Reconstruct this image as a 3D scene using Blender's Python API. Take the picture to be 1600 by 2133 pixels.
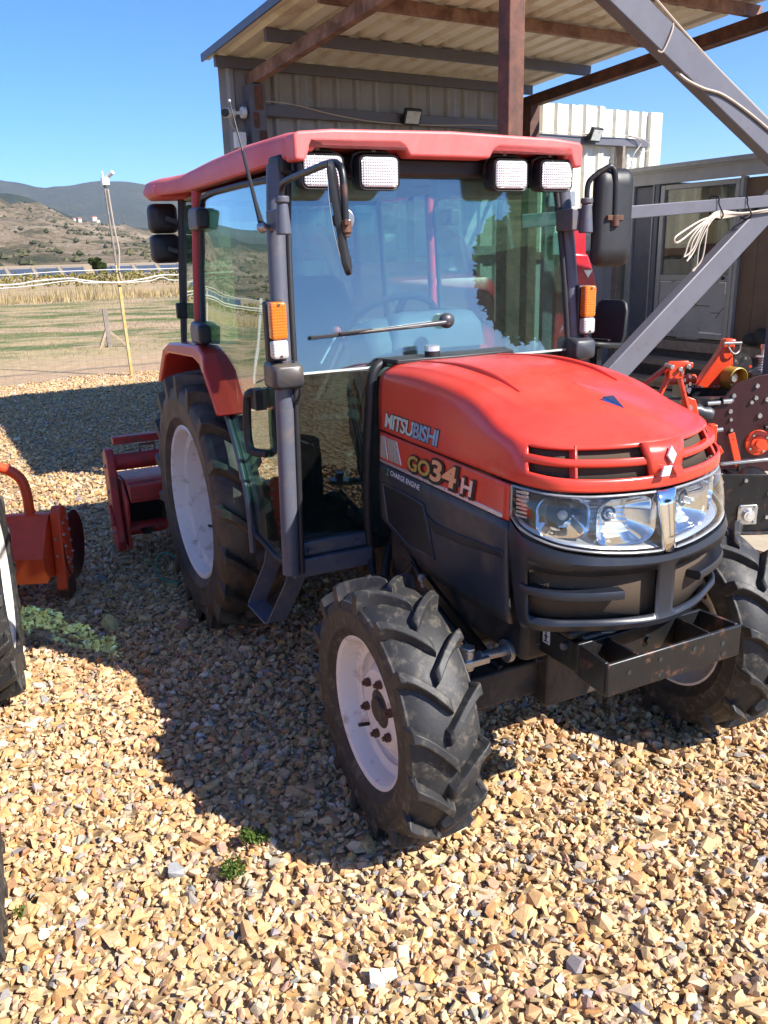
import bpy, bmesh, math, random
import numpy as np
from mathutils import Vector, Matrix
from mathutils.bvhtree import BVHTree

for _o in list(bpy.data.objects):
    bpy.data.objects.remove(_o, do_unlink=True)
SC = bpy.context.scene
COL = SC.collection
PI = math.pi
R = math.radians

# ------------------------------------------------------------------ camera
PITCH, ROLL, CAM_H = R(17.01), R(1.57), 1.615
_f = Vector((0, math.cos(PITCH), -math.sin(PITCH)))
_r = Vector((1, 0, 0))
_d = _f.cross(_r)
_r2 = _r * math.cos(ROLL) + _d * math.sin(ROLL)
_d2 = _d * math.cos(ROLL) - _r * math.sin(ROLL)
_cam = bpy.data.cameras.new('camera')
CAM = bpy.data.objects.new('camera', _cam)
COL.objects.link(CAM)
_m = Matrix((_r2, -_d2, -_f)).transposed().to_4x4()
_m.translation = Vector((0, 0, CAM_H))
CAM.matrix_world = _m
_cam.sensor_fit = 'VERTICAL'
_cam.sensor_height = 36.0
_cam.lens = 36.0 * 1763.5 / 2133.0
_cam.clip_start = 0.05
_cam.clip_end = 30000
SC.camera = CAM

# ------------------------------------------------------------------ sky, sun, exposure
SUN = Vector((1.01, -0.552, 1.0)).normalized()
W = bpy.data.worlds.new('World')
SC.world = W
W.use_nodes = True
_nt = W.node_tree
_bg = _nt.nodes['Background']
_sky = _nt.nodes.new('ShaderNodeTexSky')
_sky.sky_type = 'NISHITA'
_sky.sun_disc = False
_sky.sun_elevation = math.asin(SUN.z)
_sky.sun_rotation = math.atan2(SUN.x, SUN.y)
_sky.altitude = 2600
_sky.air_density = 0.85
_sky.dust_density = 0.0
_sky.ozone_density = 8.0
_hs = _nt.nodes.new('ShaderNodeHueSaturation')
_hs.inputs['Saturation'].default_value = 1.13
_nt.links.new(_sky.outputs[0], _hs.inputs['Color'])
_nt.links.new(_hs.outputs[0], _bg.inputs[0])
_bg.inputs[1].default_value = 0.090
_sl = bpy.data.lights.new('sun', 'SUN')
_sl.energy = 3.75
_sl.angle = R(0.53)
_sl.color = (1.0, 0.95, 0.88)
SUNO = bpy.data.objects.new('sun', _sl)
COL.objects.link(SUNO)
SUNO.rotation_euler = SUN.to_track_quat('Z', 'Y').to_euler()
SUNO.location = (8, -2, 10)
SC.view_settings.view_transform = 'Standard'
SC.view_settings.look = 'None'
SC.view_settings.exposure = 1.58
SC.view_settings.gamma = 1.0
SC.view_settings.use_curve_mapping = False
SC.cycles.use_denoising = True
SC.cycles.max_bounces = 10
SC.cycles.transparent_max_bounces = 24
SC.cycles.caustics_reflective = False
SC.cycles.caustics_refractive = False
SC.cycles.sample_clamp_indirect = 6.0

# ------------------------------------------------------------------ mesh helpers
def basis(d, up=(0, 0, 1)):
    d = Vector(d).normalized(); up = Vector(up)
    s = d.cross(up)
    if s.length < 1e-5: s = d.cross(Vector((1, 0, 0)))
    s.normalize(); u = s.cross(d).normalized()
    return d, s, u

class MB:
    def __init__(s): s.v = []; s.f = []
    def add(s, V, F):
        o = len(s.v); s.v.extend([tuple(p) for p in V]); s.f.extend([tuple(i + o for i in f) for f in F]); return s
    def box(s, c, size, rot=None):
        hx, hy, hz = size[0]/2, size[1]/2, size[2]/2
        V = [Vector((x, y, z)) for x in (-hx, hx) for y in (-hy, hy) for z in (-hz, hz)]
        if rot is not None: V = [rot @ v for v in V]
        c = Vector(c)
        return s.add([v + c for v in V], [(0,1,3,2),(4,6,7,5),(0,4,5,1),(2,3,7,6),(0,2,6,4),(1,5,7,3)])
    def bb(s, lo, hi):
        return s.box([(a+b)/2 for a, b in zip(lo, hi)], [abs(b-a) for a, b in zip(lo, hi)])
    def bar(s, p0, p1, w, h, up=(0, 0, 1)):
        p0 = Vector(p0); p1 = Vector(p1); d, sd, u = basis(p1 - p0, up)
        V = [p + sd*a*w/2 + u*b*h/2 for p in (p0, p1) for a, b in ((-1,-1),(1,-1),(1,1),(-1,1))]
        return s.add(V, [(3,2,1,0),(4,5,6,7),(0,1,5,4),(1,2,6,5),(2,3,7,6),(3,0,4,7)])
    def prism(s, poly, o, ex, ey, depth):
        # polygon (2d) in the frame o,ex,ey extruded by vector depth
        o = Vector(o); ex = Vector(ex); ey = Vector(ey); dp = Vector(depth); n = len(poly)
        A = [o + ex*p[0] + ey*p[1] for p in poly]
        B = [p + dp for p in A]
        return s.add(A + B, [tuple(range(n-1, -1, -1)), tuple(range(n, 2*n))] + [(i, (i+1) % n, n+(i+1) % n, n+i) for i in range(n)])
    def loft(s, rings, closed=True, caps=True):
        n = len(rings[0]); V = [p for r in rings for p in r]; F = []
        m = n if closed else n-1
        for i in range(len(rings)-1):
            for j in range(m):
                k = (j+1) % n
                F.append((i*n+j, i*n+k, (i+1)*n+k, (i+1)*n+j))
        if caps and closed:
            F.append(tuple(range(n-1, -1, -1))); F.append(tuple((len(rings)-1)*n + j for j in range(n)))
        return s.add(V, F)
    def tube(s, path, r, n=10, closed=False, caps=True):
        P = [Vector(p) for p in path]; rings = []; up = Vector((0, 0, 1)); N = len(P)
        rs = r if hasattr(r, '__len__') else [r]*N
        prev = None
        for i in range(N):
            if closed: t = P[(i+1) % N] - P[i-1]
            else: t = P[min(i+1, N-1)] - P[max(i-1, 0)]
            t.normalize()
            if prev is None:
                u = up if abs(t.z) < .95 else Vector((1, 0, 0))
                a = t.cross(u).normalized()
            else:
                a = (prev - t*prev.dot(t)).normalized()
            prev = a; b = t.cross(a)
            rings.append([P[i] + (a*math.cos(2*PI*k/n) + b*math.sin(2*PI*k/n))*rs[i] for k in range(n)])
        if closed: rings.append(rings[0]); caps = False
        return s.loft(rings, True, caps)
    def cyl(s, p0, p1, r0, r1=None, n=20):
        return s.tube([p0, p1], [r0, r0 if r1 is None else r1], n)
    def lathe(s, prof, o=(0,0,0), ax=(0,1,0), n=48, caps=False, up=(0,0,1)):
        # prof: (r, t along axis)
        o = Vector(o); d, a, b = basis(ax, up)
        rings = [[o + d*t + (a*math.cos(2*PI*k/n) + b*math.sin(2*PI*k/n))*r for k in range(n)] for r, t in prof]
        return s.loft(rings, True, caps)
    def grid(s, G, flip=False):
        n = len(G[0]); V = [p for r in G for p in r]
        F = [(i*n+j, i*n+j+1, (i+1)*n+j+1, (i+1)*n+j) for i in range(len(G)-1) for j in range(n-1)]
        if flip: F = [f[::-1] for f in F]
        return s.add(V, F)
    def ball(s, c, r, n=16, sc=(1,1,1)):
        prof = [(max(r*math.sin(PI*i/(n//2)), 1e-5), -r*math.cos(PI*i/(n//2))) for i in range(n//2+1)]
        o = len(s.v); s.lathe(prof, (0,0,0), (0,0,1), n, up=(0,1,0))
        for i in range(o, len(s.v)):
            v = s.v[i]; s.v[i] = (c[0]+v[0]*sc[0], c[1]+v[1]*sc[1], c[2]+v[2]*sc[2])
        return s

def rrect(w, h, r, n=5):
    P = []
    for cx, cy, a0 in ((w/2-r, h/2-r, 0), (-w/2+r, h/2-r, 90), (-w/2+r, -h/2+r, 180), (w/2-r, -h/2+r, 270)):
        for i in range(n+1):
            a = R(a0 + 90*i/n); P.append((cx + r*math.cos(a), cy + r*math.sin(a)))
    return P

def crom(P, n):
    """Catmull-Rom through the points P, n samples per span"""
    P = [np.array(p, float) for p in P]; P = [2*P[0]-P[1]] + P + [2*P[-1]-P[-2]]; out = []
    for i in range(1, len(P)-2):
        a, b, c, d = P[i-1:i+3]
        for k in range(n):
            t = k/n
            out.append(.5*((2*b) + (c-a)*t + (2*a-5*b+4*c-d)*t*t + (3*b-a-3*c+d)*t**3))
    out.append(P[-2]); return out

def arc(c, r, a0, a1, n, ex=(1,0,0), ey=(0,0,1)):
    c = Vector(c); ex = Vector(ex); ey = Vector(ey)
    return [c + ex*r*math.cos(R(a0+(a1-a0)*i/n)) + ey*r*math.sin(R(a0+(a1-a0)*i/n)) for i in range(n+1)]

def tag(o, label=None, cat=None, group=None, kind=None):
    if label: o['label'] = label
    if cat: o['category'] = cat
    if group: o['group'] = group
    if kind: o['kind'] = kind
    return o

def ob(name, mb, mat, parent=None, smooth=35, bevel=0, seg=2, label=None, fix=True):
    me = bpy.data.meshes.new(name)
    me.from_pydata(mb.v, [], [f for f in mb.f if len(set(f)) == len(f)])
    if fix:
        bm = bmesh.new(); bm.from_mesh(me)
        bmesh.ops.recalc_face_normals(bm, faces=bm.faces[:])
        bm.to_mesh(me); bm.free()
    if mat: me.materials.append(mat)
    o = bpy.data.objects.new(name, me); COL.objects.link(o)
    if parent is not None: o.parent = parent
    if smooth:
        me.shade_smooth(); me.set_sharp_from_angle(angle=R(smooth))
    if bevel:
        b = o.modifiers.new('bevel', 'BEVEL'); b.width = bevel; b.segments = seg; b.limit_method = 'ANGLE'; b.angle_limit = R(35)
        b.harden_normals = False
    if label: o['label'] = label
    return o

def empty(name, loc=(0,0,0), rz=0, parent=None):
    o = bpy.data.objects.new(name, None); COL.objects.link(o)
    o.location = loc; o.rotation_euler = (0, 0, rz)
    o.empty_display_size = .1
    if parent is not None: o.parent = parent
    return o

def thing(name, label, cat, loc=(0,0,0), rz=0, group=None):
    return tag(empty(name, loc, rz), label, cat, group)

def copy_tree(o, parent=None):
    c = o.copy(); COL.objects.link(c)
    if parent is not None: c.parent = parent
    for ch in list(o.children): copy_tree(ch, c)
    return c

# ------------------------------------------------------------------ materials
def srgb(r, g, b):
    f = lambda c: (c/12.92 if c <= .04045 else ((c+.055)/1.055)**2.4)
    return (f(r/255), f(g/255), f(b/255))

def nodes(name):
    m = bpy.data.materials.new(name); m.use_nodes = True
    nt = m.node_tree; nt.nodes.clear()
    out = nt.nodes.new('ShaderNodeOutputMaterial')
    return m, nt, out

def N(nt, typ, **kw):
    n = nt.nodes.new('ShaderNode' + typ)
    for k, v in kw.items():
        if k.startswith('i_'):
            key = k[2:]; key = int(key) if key.isdigit() else key
            n.inputs[key].default_value = v
        else: setattr(n, k, v)
    return n

def noise(nt, vec, scale, detail=4, rough=.55, dist=0):
    n = N(nt, 'TexNoise', i_Scale=scale, i_Detail=detail, i_Roughness=rough, i_Distortion=dist)
    if vec is not None: nt.links.new(vec, n.inputs['Vector'])
    return n.outputs['Fac']

def ramp(nt, fac, stops):
    r = N(nt, 'ValToRGB'); el = r.color_ramp.elements
    while len(el) < len(stops): el.new(.5)
    for e, (p, c) in zip(el, stops):
        e.position = p; e.color = (*c, 1) if len(c) == 3 else c
    nt.links.new(fac, r.inputs[0]); return r.outputs[0]

def mixc(nt, fac, a, b, mode='MIX'):
    n = N(nt, 'Mix', data_type='RGBA', blend_type=mode)
    for s, v in ((n.inputs[0], fac), (n.inputs[6], a), (n.inputs[7], b)):
        if hasattr(v, 'is_output'): nt.links.new(v, s)
        else: s.default_value = v if not isinstance(v, tuple) or len(v) == 4 else (*v, 1)
    return n.outputs[2]

def math_(nt, op, a, b=None, c=None, clamp=False):
    n = N(nt, 'Math', operation=op); n.use_clamp = clamp
    for i, v in enumerate((a, b, c)):
        if v is None: continue
        if hasattr(v, 'is_output'): nt.links.new(v, n.inputs[i])
        else: n.inputs[i].default_value = v
    return n.outputs[0]

def bumpn(nt, h, strength=.3, dist=.01):
    b = N(nt, 'Bump', i_Strength=strength, i_Distance=dist)
    nt.links.new(h, b.inputs['Height']); return b.outputs[0]

def paint(name, col, rough=.45, metal=0., var=.12, scale=14, bump=.0, bscale=120, coat=0., spec=.5, dirt=None, dirt_amt=.0, dirt_scale=9, rvar=.1, gen=False):
    """plain surface with mottled colour, uneven gloss and an optional second (dirt, rust, dust) colour in patches"""
    m, nt, out = nodes(name)
    p = N(nt, 'BsdfPrincipled')
    tc = N(nt, 'TexCoord'); v = tc.outputs['Object']
    n1 = noise(nt, v, scale, 6, .6)
    c0 = tuple(x*(1-var) for x in col); c1 = tuple(min(1, x*(1+var)) for x in col)
    c = ramp(nt, n1, [(.3, c0), (.7, c1)])
    if dirt is not None:
        n2 = noise(nt, v, dirt_scale, 10, .68, .4)
        f = ramp(nt, n2, [(max(0, .62-dirt_amt*.5), (0,0,0)), (min(1, .72-dirt_amt*.25), (1,1,1))])
        c = mixc(nt, f, c, dirt)
    nt.links.new(c, p.inputs['Base Color'])
    n3 = noise(nt, v, scale*2.3, 5)
    rr = N(nt, 'MapRange'); rr.inputs[3].default_value = max(.02, rough-rvar); rr.inputs[4].default_value = min(1, rough+rvar)
    nt.links.new(n3, rr.inputs[0]); nt.links.new(rr.outputs[0], p.inputs['Roughness'])
    p.inputs['Metallic'].default_value = metal
    p.inputs['Specular IOR Level'].default_value = spec
    if coat:
        p.inputs['Coat Weight'].default_value = coat; p.inputs['Coat Roughness'].default_value = .12
    if bump:
        nb = noise(nt, v, bscale, 6, .65)
        nt.links.new(bumpn(nt, nb, bump, .004), p.inputs['Normal'])
    nt.links.new(p.outputs[0], out.inputs[0]); return m

def glassmat(name, tint=(.82, .93, .88), refl=.05, dust=.03, power=4.0, rough=0.0, dustcol=(.55, .52, .46)):
    m, nt, out = nodes(name)
    lw = N(nt, 'LayerWeight', i_Blend=.5)
    f = math_(nt, 'POWER', lw.outputs['Facing'], power)
    f = math_(nt, 'MULTIPLY_ADD', f, .85, refl, True)
    tr = N(nt, 'BsdfTransparent'); tr.inputs[0].default_value = (*tint, 1)
    gl = N(nt, 'BsdfGlossy'); gl.inputs['Roughness'].default_value = rough; gl.inputs[0].default_value = (1, 1, 1, 1)
    mx = N(nt, 'MixShader'); nt.links.new(f, mx.inputs[0]); nt.links.new(tr.outputs[0], mx.inputs[1]); nt.links.new(gl.outputs[0], mx.inputs[2])
    last = mx.outputs[0]
    if dust:
        tc = N(nt, 'TexCoord')
        n1 = noise(nt, tc.outputs['Object'], 5, 8, .7); n2 = noise(nt, tc.outputs['Object'], 160, 2, .5)
        k = math_(nt, 'MULTIPLY', n1, n2); k = math_(nt, 'MULTIPLY', k, dust*4, None, True)
        df = N(nt, 'BsdfDiffuse'); df.inputs[0].default_value = (*dustcol, 1)
        m2 = N(nt, 'MixShader'); nt.links.new(k, m2.inputs[0]); nt.links.new(last, m2.inputs[1]); nt.links.new(df.outputs[0], m2.inputs[2])
        last = m2.outputs[0]
    nt.links.new(last, out.inputs[0]); return m

MT = {}
MT['red'] = paint('red_paint', (.66, .040, .022), .30, var=.08, scale=3, coat=.25, spec=.45, dirt=(.66, .062, .038), dirt_amt=.35, dirt_scale=3)
MT['redroof'] = paint('faded_red_roof', (.68, .098, .092), .5, var=.08, scale=4, dirt=(.68, .16, .15), dirt_amt=.5, dirt_scale=3)
MT['darkred'] = paint('dark_red_paint', (.48, .040, .034), .45, var=.12, dirt=(.16, .05, .035), dirt_amt=.2)
MT['crimson'] = paint('crimson_paint', (.42, .014, .026), .35, coat=.3)
MT['orange'] = paint('orange_paint', (.80, .078, .018), .42, var=.08, coat=.15)
MT['orangered'] = paint('orange_red_paint', (.72, .062, .016), .36, var=.08, coat=.2)
MT['maroon'] = paint('maroon_plate', (.034, .006, .008), .42, var=.2)
MT['grey_plastic'] = paint('charcoal_plastic', (.040, .042, .050), .40, var=.14, scale=9, bump=.05, bscale=500, dirt=(.11, .085, .06), dirt_amt=.22, dirt_scale=5)
MT['fascia'] = paint('charcoal_fascia', (.014, .016, .023), .34, var=.12, scale=9, bump=.05, bscale=500)
MT['pillar'] = paint('slate_pillar_paint', (.085, .090, .115), .42, var=.1, scale=12, dirt=(.14, .12, .11), dirt_amt=.18)
MT['blackp'] = paint('black_plastic', (.014, .014, .016), .5, var=.2, bump=.06, bscale=400)
MT['blackm'] = paint('black_painted_metal', (.010, .010, .011), .38, var=.25, dirt=(.10, .045, .025), dirt_amt=.10, dirt_scale=16, bump=.08, bscale=90)
MT['blackrust'] = paint('scratched_black_metal', (.010, .010, .011), .38, var=.25, dirt=(.16, .070, .042), dirt_amt=.17, dirt_scale=13, bump=.1, bscale=90)
MT['cast'] = paint('dark_cast_metal', (.018, .017, .017), .6, var=.3, dirt=(.075, .055, .04), dirt_amt=.4, dirt_scale=8, bump=.2, bscale=60)
MT['rubber'] = paint('tyre_rubber', (.024, .023, .023), .58, var=.3, scale=14, dirt=(.100, .085, .066), dirt_amt=.20, dirt_scale=30, bump=.18, bscale=70)
MT['rubber2'] = paint('brown_dusty_rubber', (.030, .024, .019), .6, var=.3, scale=8, dirt=(.10, .072, .045), dirt_amt=.42, dirt_scale=6, bump=.15, bscale=70)
MT['rim'] = paint('white_rim_paint', (.74, .70, .65), .42, var=.05, scale=8, dirt=(.44, .36, .31), dirt_amt=.16, dirt_scale=14)
MT['bolt'] = paint('rusty_bolt', (.11, .052, .032), .65, .3, var=.4, scale=60)
MT['zinc'] = paint('zinc_plated_steel', (.55, .55, .54), .32, .85, var=.12, scale=40)
MT['steel'] = paint('worn_steel', (.36, .36, .37), .36, .8, var=.2, scale=30)
MT['chrome'] = paint('chrome', (.92, .92, .93), .10, 1., var=.02, rvar=.03)
MT['chrome_soft'] = paint('soft_chrome', (.86, .87, .89), .22, .8, var=.04, rvar=.05)
MT['mirror'] = paint('mirror_glass', (.85, .87, .88), .02, 1., var=.01, rvar=.01)
MT['lensgrey'] = paint('clear_grey_trim', (.42, .43, .44), .2, .3)
MT['brass'] = paint('yellow_guard', (.34, .22, .035), .4, .1, var=.15)
MT['mint'] = paint('pale_grey_trim', (.50, .52, .50), .6, var=.06, dirt=(.33, .31, .27), dirt_amt=.2)
MT['dash'] = paint('grey_dash_plastic', (.16, .165, .17), .6, var=.08)
MT['seat'] = paint('dark_seat_fabric', (.022, .023, .026), .8, var=.25, bump=.3, bscale=300)
MT['mesh'] = None
MT['cream'] = paint('cream_sheet_metal', (.70, .665, .56), .42, var=.05, scale=2.5, dirt=(.50, .44, .34), dirt_amt=.16, dirt_scale=3)
MT['creamin'] = paint('cream_sheet_underside', (.70, .66, .56), .5, var=.05, scale=2.5, dirt=(.52, .45, .34), dirt_amt=.2, dirt_scale=2.2)
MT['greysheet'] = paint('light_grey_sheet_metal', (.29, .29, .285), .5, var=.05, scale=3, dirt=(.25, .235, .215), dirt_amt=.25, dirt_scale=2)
MT['greysteel'] = paint('grey_painted_steel', (.105, .103, .124), .48, var=.08, scale=6, dirt=(.10, .055, .035), dirt_amt=.06, dirt_scale=20, bump=.06, bscale=40)
MT['rust'] = paint('rusted_steel', (.14, .055, .034), .75, .05, var=.4, scale=9, dirt=(.055, .030, .025), dirt_amt=.45, dirt_scale=4, bump=.3, bscale=50)
MT['rustlight'] = paint('rust_primer_steel', (.30, .17, .125), .7, .0, var=.3, scale=8, dirt=(.12, .058, .035), dirt_amt=.45, dirt_scale=4, bump=.2, bscale=50)
MT['hutgrey'] = paint('weathered_grey_panel', (.29, .30, .31), .6, var=.10, scale=5, dirt=(.30, .29, .27), dirt_amt=.10, dirt_scale=12, bump=.15, bscale=30)
MT['hutblue'] = paint('dark_blue_grey_panel', (.080, .092, .130), .55, var=.14, scale=4, dirt=(.11, .11, .13), dirt_amt=.3, dirt_scale=6)
MT['hutframe'] = paint('grey_aluminium_frame', (.27, .28, .285), .45, .15, var=.1)
MT['brown'] = paint('brown_board', (.125, .082, .055), .7, var=.12, scale=6)
MT['wood'] = paint('weathered_timber', (.36, .27, .18), .8, var=.25, scale=12, bump=.3, bscale=40)
MT['woodgrey'] = paint('grey_timber', (.23, .19, .16), .8, var=.25, scale=14, bump=.3, bscale=40)
MT['yellow'] = paint('faded_yellow_paint', (.50, .35, .11), .55, var=.14, scale=8, dirt=(.50, .44, .32), dirt_amt=.3)
MT['white'] = paint('white_plastic', (.74, .74, .72), .45, var=.04)
MT['conduit'] = paint('white_conduit', (.54, .52, .47), .5, var=.06)
MT['cable'] = paint('pale_cable', (.44, .37, .30), .5, var=.08)
MT['curtain'] = paint('cream_curtain', (.55, .53, .42), .85, var=.08, scale=6)
MT['darkin'] = paint('dark_interior', (.02, .02, .02), .8, var=.3)
MT['green_twine'] = paint('green_twine', (.05, .20, .14), .7)
MT['stripe_silver'] = paint('silver_foil', (.72, .62, .58), .28, .55, var=.15, scale=6)
MT['foil'] = paint('holographic_foil', (.70, .80, .76), .3, .35, var=.1, scale=12)
MT['gold'] = paint('gold_foil', (.66, .43, .10), .3, .4, var=.1, scale=12)
MT['copper'] = paint('copper_foil', (.84, .44, .22), .3, .35, var=.1, scale=12)
MT['ink'] = paint('black_ink', (.012, .010, .010), .5, var=.1)
MT['whiteink'] = paint('white_ink', (.66, .66, .66), .5, var=.1)
MT['greenink'] = paint('green_ink', (.10, .30, .16), .5, var=.1)
MT['badge'] = paint('blue_chrome_badge', (.30, .38, .55), .10, 1., var=.05, rvar=.04)
MT['emblem'] = paint('pale_blue_chrome', (.74, .80, .86), .28, .55, var=.05, rvar=.04)
MT['windscreen'] = glassmat('windscreen_glass', (.72, .87, .87), .125, .014)
MT['lowerglass'] = glassmat('dark_lower_glass', (.52, .66, .64), .065, .006)
MT['sideglass'] = glassmat('green_side_glass', (.68, .87, .78), .09, .010, 3.0)
MT['lens'] = glassmat('clear_headlight_lens', (.97, .975, .96), .035, .003)
MT['hutglass'] = glassmat('dusty_window_glass', (.82, .84, .78), .05, .03)

def wireglass():
    m, nt, out = nodes('ribbed_lamp_glass')
    tc = N(nt, 'TexCoord'); sep = N(nt, 'SeparateXYZ'); nt.links.new(tc.outputs['Object'], sep.inputs[0])
    a = math_(nt, 'ABSOLUTE', math_(nt, 'SINE', math_(nt, 'MULTIPLY', sep.outputs[1], 380.))); b = math_(nt, 'ABSOLUTE', math_(nt, 'SINE', math_(nt, 'MULTIPLY', sep.outputs[2], 380.)))
    h = math_(nt, 'MULTIPLY', a, b)
    p = N(nt, 'BsdfPrincipled'); nt.links.new(ramp(nt, h, [(0, (.42, .44, .47)), (.35, (.82, .83, .85))]), p.inputs['Base Color']); p.inputs['Roughness'].default_value = .14
    p.inputs['Metallic'].default_value = .25; p.inputs['Specular IOR Level'].default_value = .8
    nt.links.new(bumpn(nt, h, .8, .004), p.inputs['Normal']); nt.links.new(p.outputs[0], out.inputs[0]); return m
MT['lampglass'] = wireglass()

def amber(name, col, scale):
    m, nt, out = nodes(name)
    tc = N(nt, 'TexCoord'); sep = N(nt, 'SeparateXYZ'); nt.links.new(tc.outputs['Object'], sep.inputs[0])
    a = math_(nt, 'SINE', math_(nt, 'MULTIPLY', sep.outputs[2], scale)); b = math_(nt, 'SINE', math_(nt, 'MULTIPLY', sep.outputs[1], scale))
    h = math_(nt, 'ADD', a, b)
    p = N(nt, 'BsdfPrincipled'); p.inputs['Base Color'].default_value = (*col, 1); p.inputs['Roughness'].default_value = .12
    p.inputs['Subsurface Weight'].default_value = .25; p.inputs['Subsurface Radius'].default_value = (.01, .006, .004)
    p.inputs['Coat Weight'].default_value = .6; p.inputs['Coat Roughness'].default_value = .05
    nt.links.new(bumpn(nt, h, .25, .002), p.inputs['Normal']); nt.links.new(p.outputs[0], out.inputs[0]); return m
MT['amber'] = amber('amber_lens', (.66, .16, .010), 700.)
MT['clearlens'] = amber('clear_side_lens', (.52, .51, .48), 700.)

def meshmat():
    m, nt, out = nodes('brown_woven_mesh')
    tc = N(nt, 'TexCoord'); sep = N(nt, 'SeparateXYZ'); nt.links.new(tc.outputs['Object'], sep.inputs[0])
    a = math_(nt, 'SINE', math_(nt, 'MULTIPLY', sep.outputs[1], 1500.)); b = math_(nt, 'SINE', math_(nt, 'MULTIPLY', sep.outputs[2], 1500.))
    h = math_(nt, 'MULTIPLY', a, b)
    c = ramp(nt, math_(nt, 'MULTIPLY_ADD', h, .5, .5), [(.25, (.028, .019, .012)), (.75, (.14, .09, .054))])
    p = N(nt, 'BsdfPrincipled'); nt.links.new(c, p.inputs['Base Color']); p.inputs['Roughness'].default_value = .7
    nt.links.new(bumpn(nt, h, .6, .002), p.inputs['Normal']); nt.links.new(p.outputs[0], out.inputs[0]); return m
MT['mesh'] = meshmat()
# ------------------------------------------------------------------ the setting: ground, gravel, field, hills
YARD = Vector((-1.62, 10.13, 0)); YA = R(31)
EA = Vector((math.cos(YA), math.sin(YA), 0)); EB = Vector((math.sin(YA), -math.cos(YA), 0))
def fyard(a, b, z=0): return YARD + EA*a + EB*b + Vector((0, 0, z))        # field frame
SK = .861                                                                   # shed frame: its local metre is .861 m
SHED = Vector((YARD.x*SK, YARD.y*SK, CAM_H*(1-SK)))
def yard(a, b, z=0): return SHED + EA*a*SK + EB*b*SK + Vector((0, 0, z*SK))
rng = np.random.default_rng(7)
random.seed(5)

def ground_mat():
    m, nt, out = nodes('yard_and_field_soil')
    tc = N(nt, 'TexCoord'); v = tc.outputs['Object']
    sep = N(nt, 'SeparateXYZ'); nt.links.new(v, sep.inputs[0])
    bb = math_(nt, 'ADD', math_(nt, 'MULTIPLY', sep.outputs[0], EB.x), math_(nt, 'MULTIPLY', sep.outputs[1], EB.y))
    bb = math_(nt, 'SUBTRACT', bb, YARD.dot(EB))
    w = math_(nt, 'MULTIPLY_ADD', noise(nt, v, 1.2, 4), 1.1, -.55)
    isg = math_(nt, 'MULTIPLY_ADD', math_(nt, 'ADD', bb, w), 4., 13.2, True)
    # gravel bed
    vo = N(nt, 'TexVoronoi', i_Scale=34.); nt.links.new(v, vo.inputs['Vector'])
    gv = N(nt, 'SeparateColor'); nt.links.new(vo.outputs['Color'], gv.inputs[0])
    gc = ramp(nt, gv.outputs[0], [(0, (.24, .155, .075)), (.35, (.41, .275, .135)), (.6, (.50, .36, .185)), (.8, (.33, .28, .22)), (1, (.54, .43, .27))])
    gc = mixc(nt, .15, gc, (.20, .145, .085))
    # field: dry grass, green patches, bare earth, in bands that run along the fence
    mp = N(nt, 'Mapping'); mp.inputs['Rotation'].default_value = (0, 0, -YA); mp.inputs['Scale'].default_value = (.6, 1, 1)
    nt.links.new(v, mp.inputs[0])
    n1 = noise(nt, mp.outputs[0], .16, 8, .62); n2 = noise(nt, mp.outputs[0], .55, 9, .7); n3 = noise(nt, v, 6., 6, .7)
    dry = ramp(nt, n3, [(.3, (.24, .175, .085)), (.7, (.44, .34, .19))])
    grn = ramp(nt, n3, [(.3, (.045, .075, .020)), (.7, (.15, .17, .055))])
    soil = ramp(nt, n3, [(.3, (.30, .195, .115)), (.7, (.46, .33, .21))])
    c = mixc(nt, ramp(nt, n1, [(.46, (0, 0, 0)), (.56, (1, 1, 1))]), dry, soil)
    gband = math_(nt, 'MULTIPLY', math_(nt, 'MULTIPLY_ADD', math_(nt, 'ADD', bb, 0.), -.5, -2.9, True), math_(nt, 'MULTIPLY_ADD', bb, .08, 3.0, True))
    gm = ramp(nt, n2, [(.45, (0, 0, 0)), (.565, (1, 1, 1))])
    c = mixc(nt, math_(nt, 'MULTIPLY', gm, gband), c, grn)
    near = math_(nt, 'MULTIPLY_ADD', bb, .45, 2.75, True)       # trodden earth beside the fence
    c = mixc(nt, near, c, soil)
    c = mixc(nt, isg, c, gc)
    p = N(nt, 'BsdfPrincipled'); nt.links.new(c, p.inputs['Base Color']); p.inputs['Roughness'].default_value = .95
    p.inputs['Specular IOR Level'].default_value = .2
    h = math_(nt, 'MULTIPLY', vo.outputs['Distance'], isg)
    h = math_(nt, 'ADD', h, math_(nt, 'MULTIPLY', n3, .5))
    nt.links.new(bumpn(nt, h, .8, .02), p.inputs['Normal']); nt.links.new(p.outputs[0], out.inputs[0]); return m

mb = MB(); rings = [0, .5, 1, 2, 3, 4, 6, 8, 11, 15, 20, 30, 45, 70, 110, 200, 400, 900, 2000, 5000, 9000]
mb.v.append((0, 0, -.009)); ns = 72
for r_ in rings[1:]:
    for k in range(ns): mb.v.append((r_*math.cos(2*PI*k/ns), r_*math.sin(2*PI*k/ns), -.009))
for k in range(ns): mb.f.append((0, 1+k, 1+(k+1) % ns))
for i in range(len(rings)-2):
    for k in range(ns):
        a_, b_ = 1+i*ns+k, 1+i*ns+(k+1) % ns; mb.f.append((a_, a_+ns, b_+ns, b_))
tag(ob('ground', mb, ground_mat(), smooth=0), kind='structure')

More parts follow.
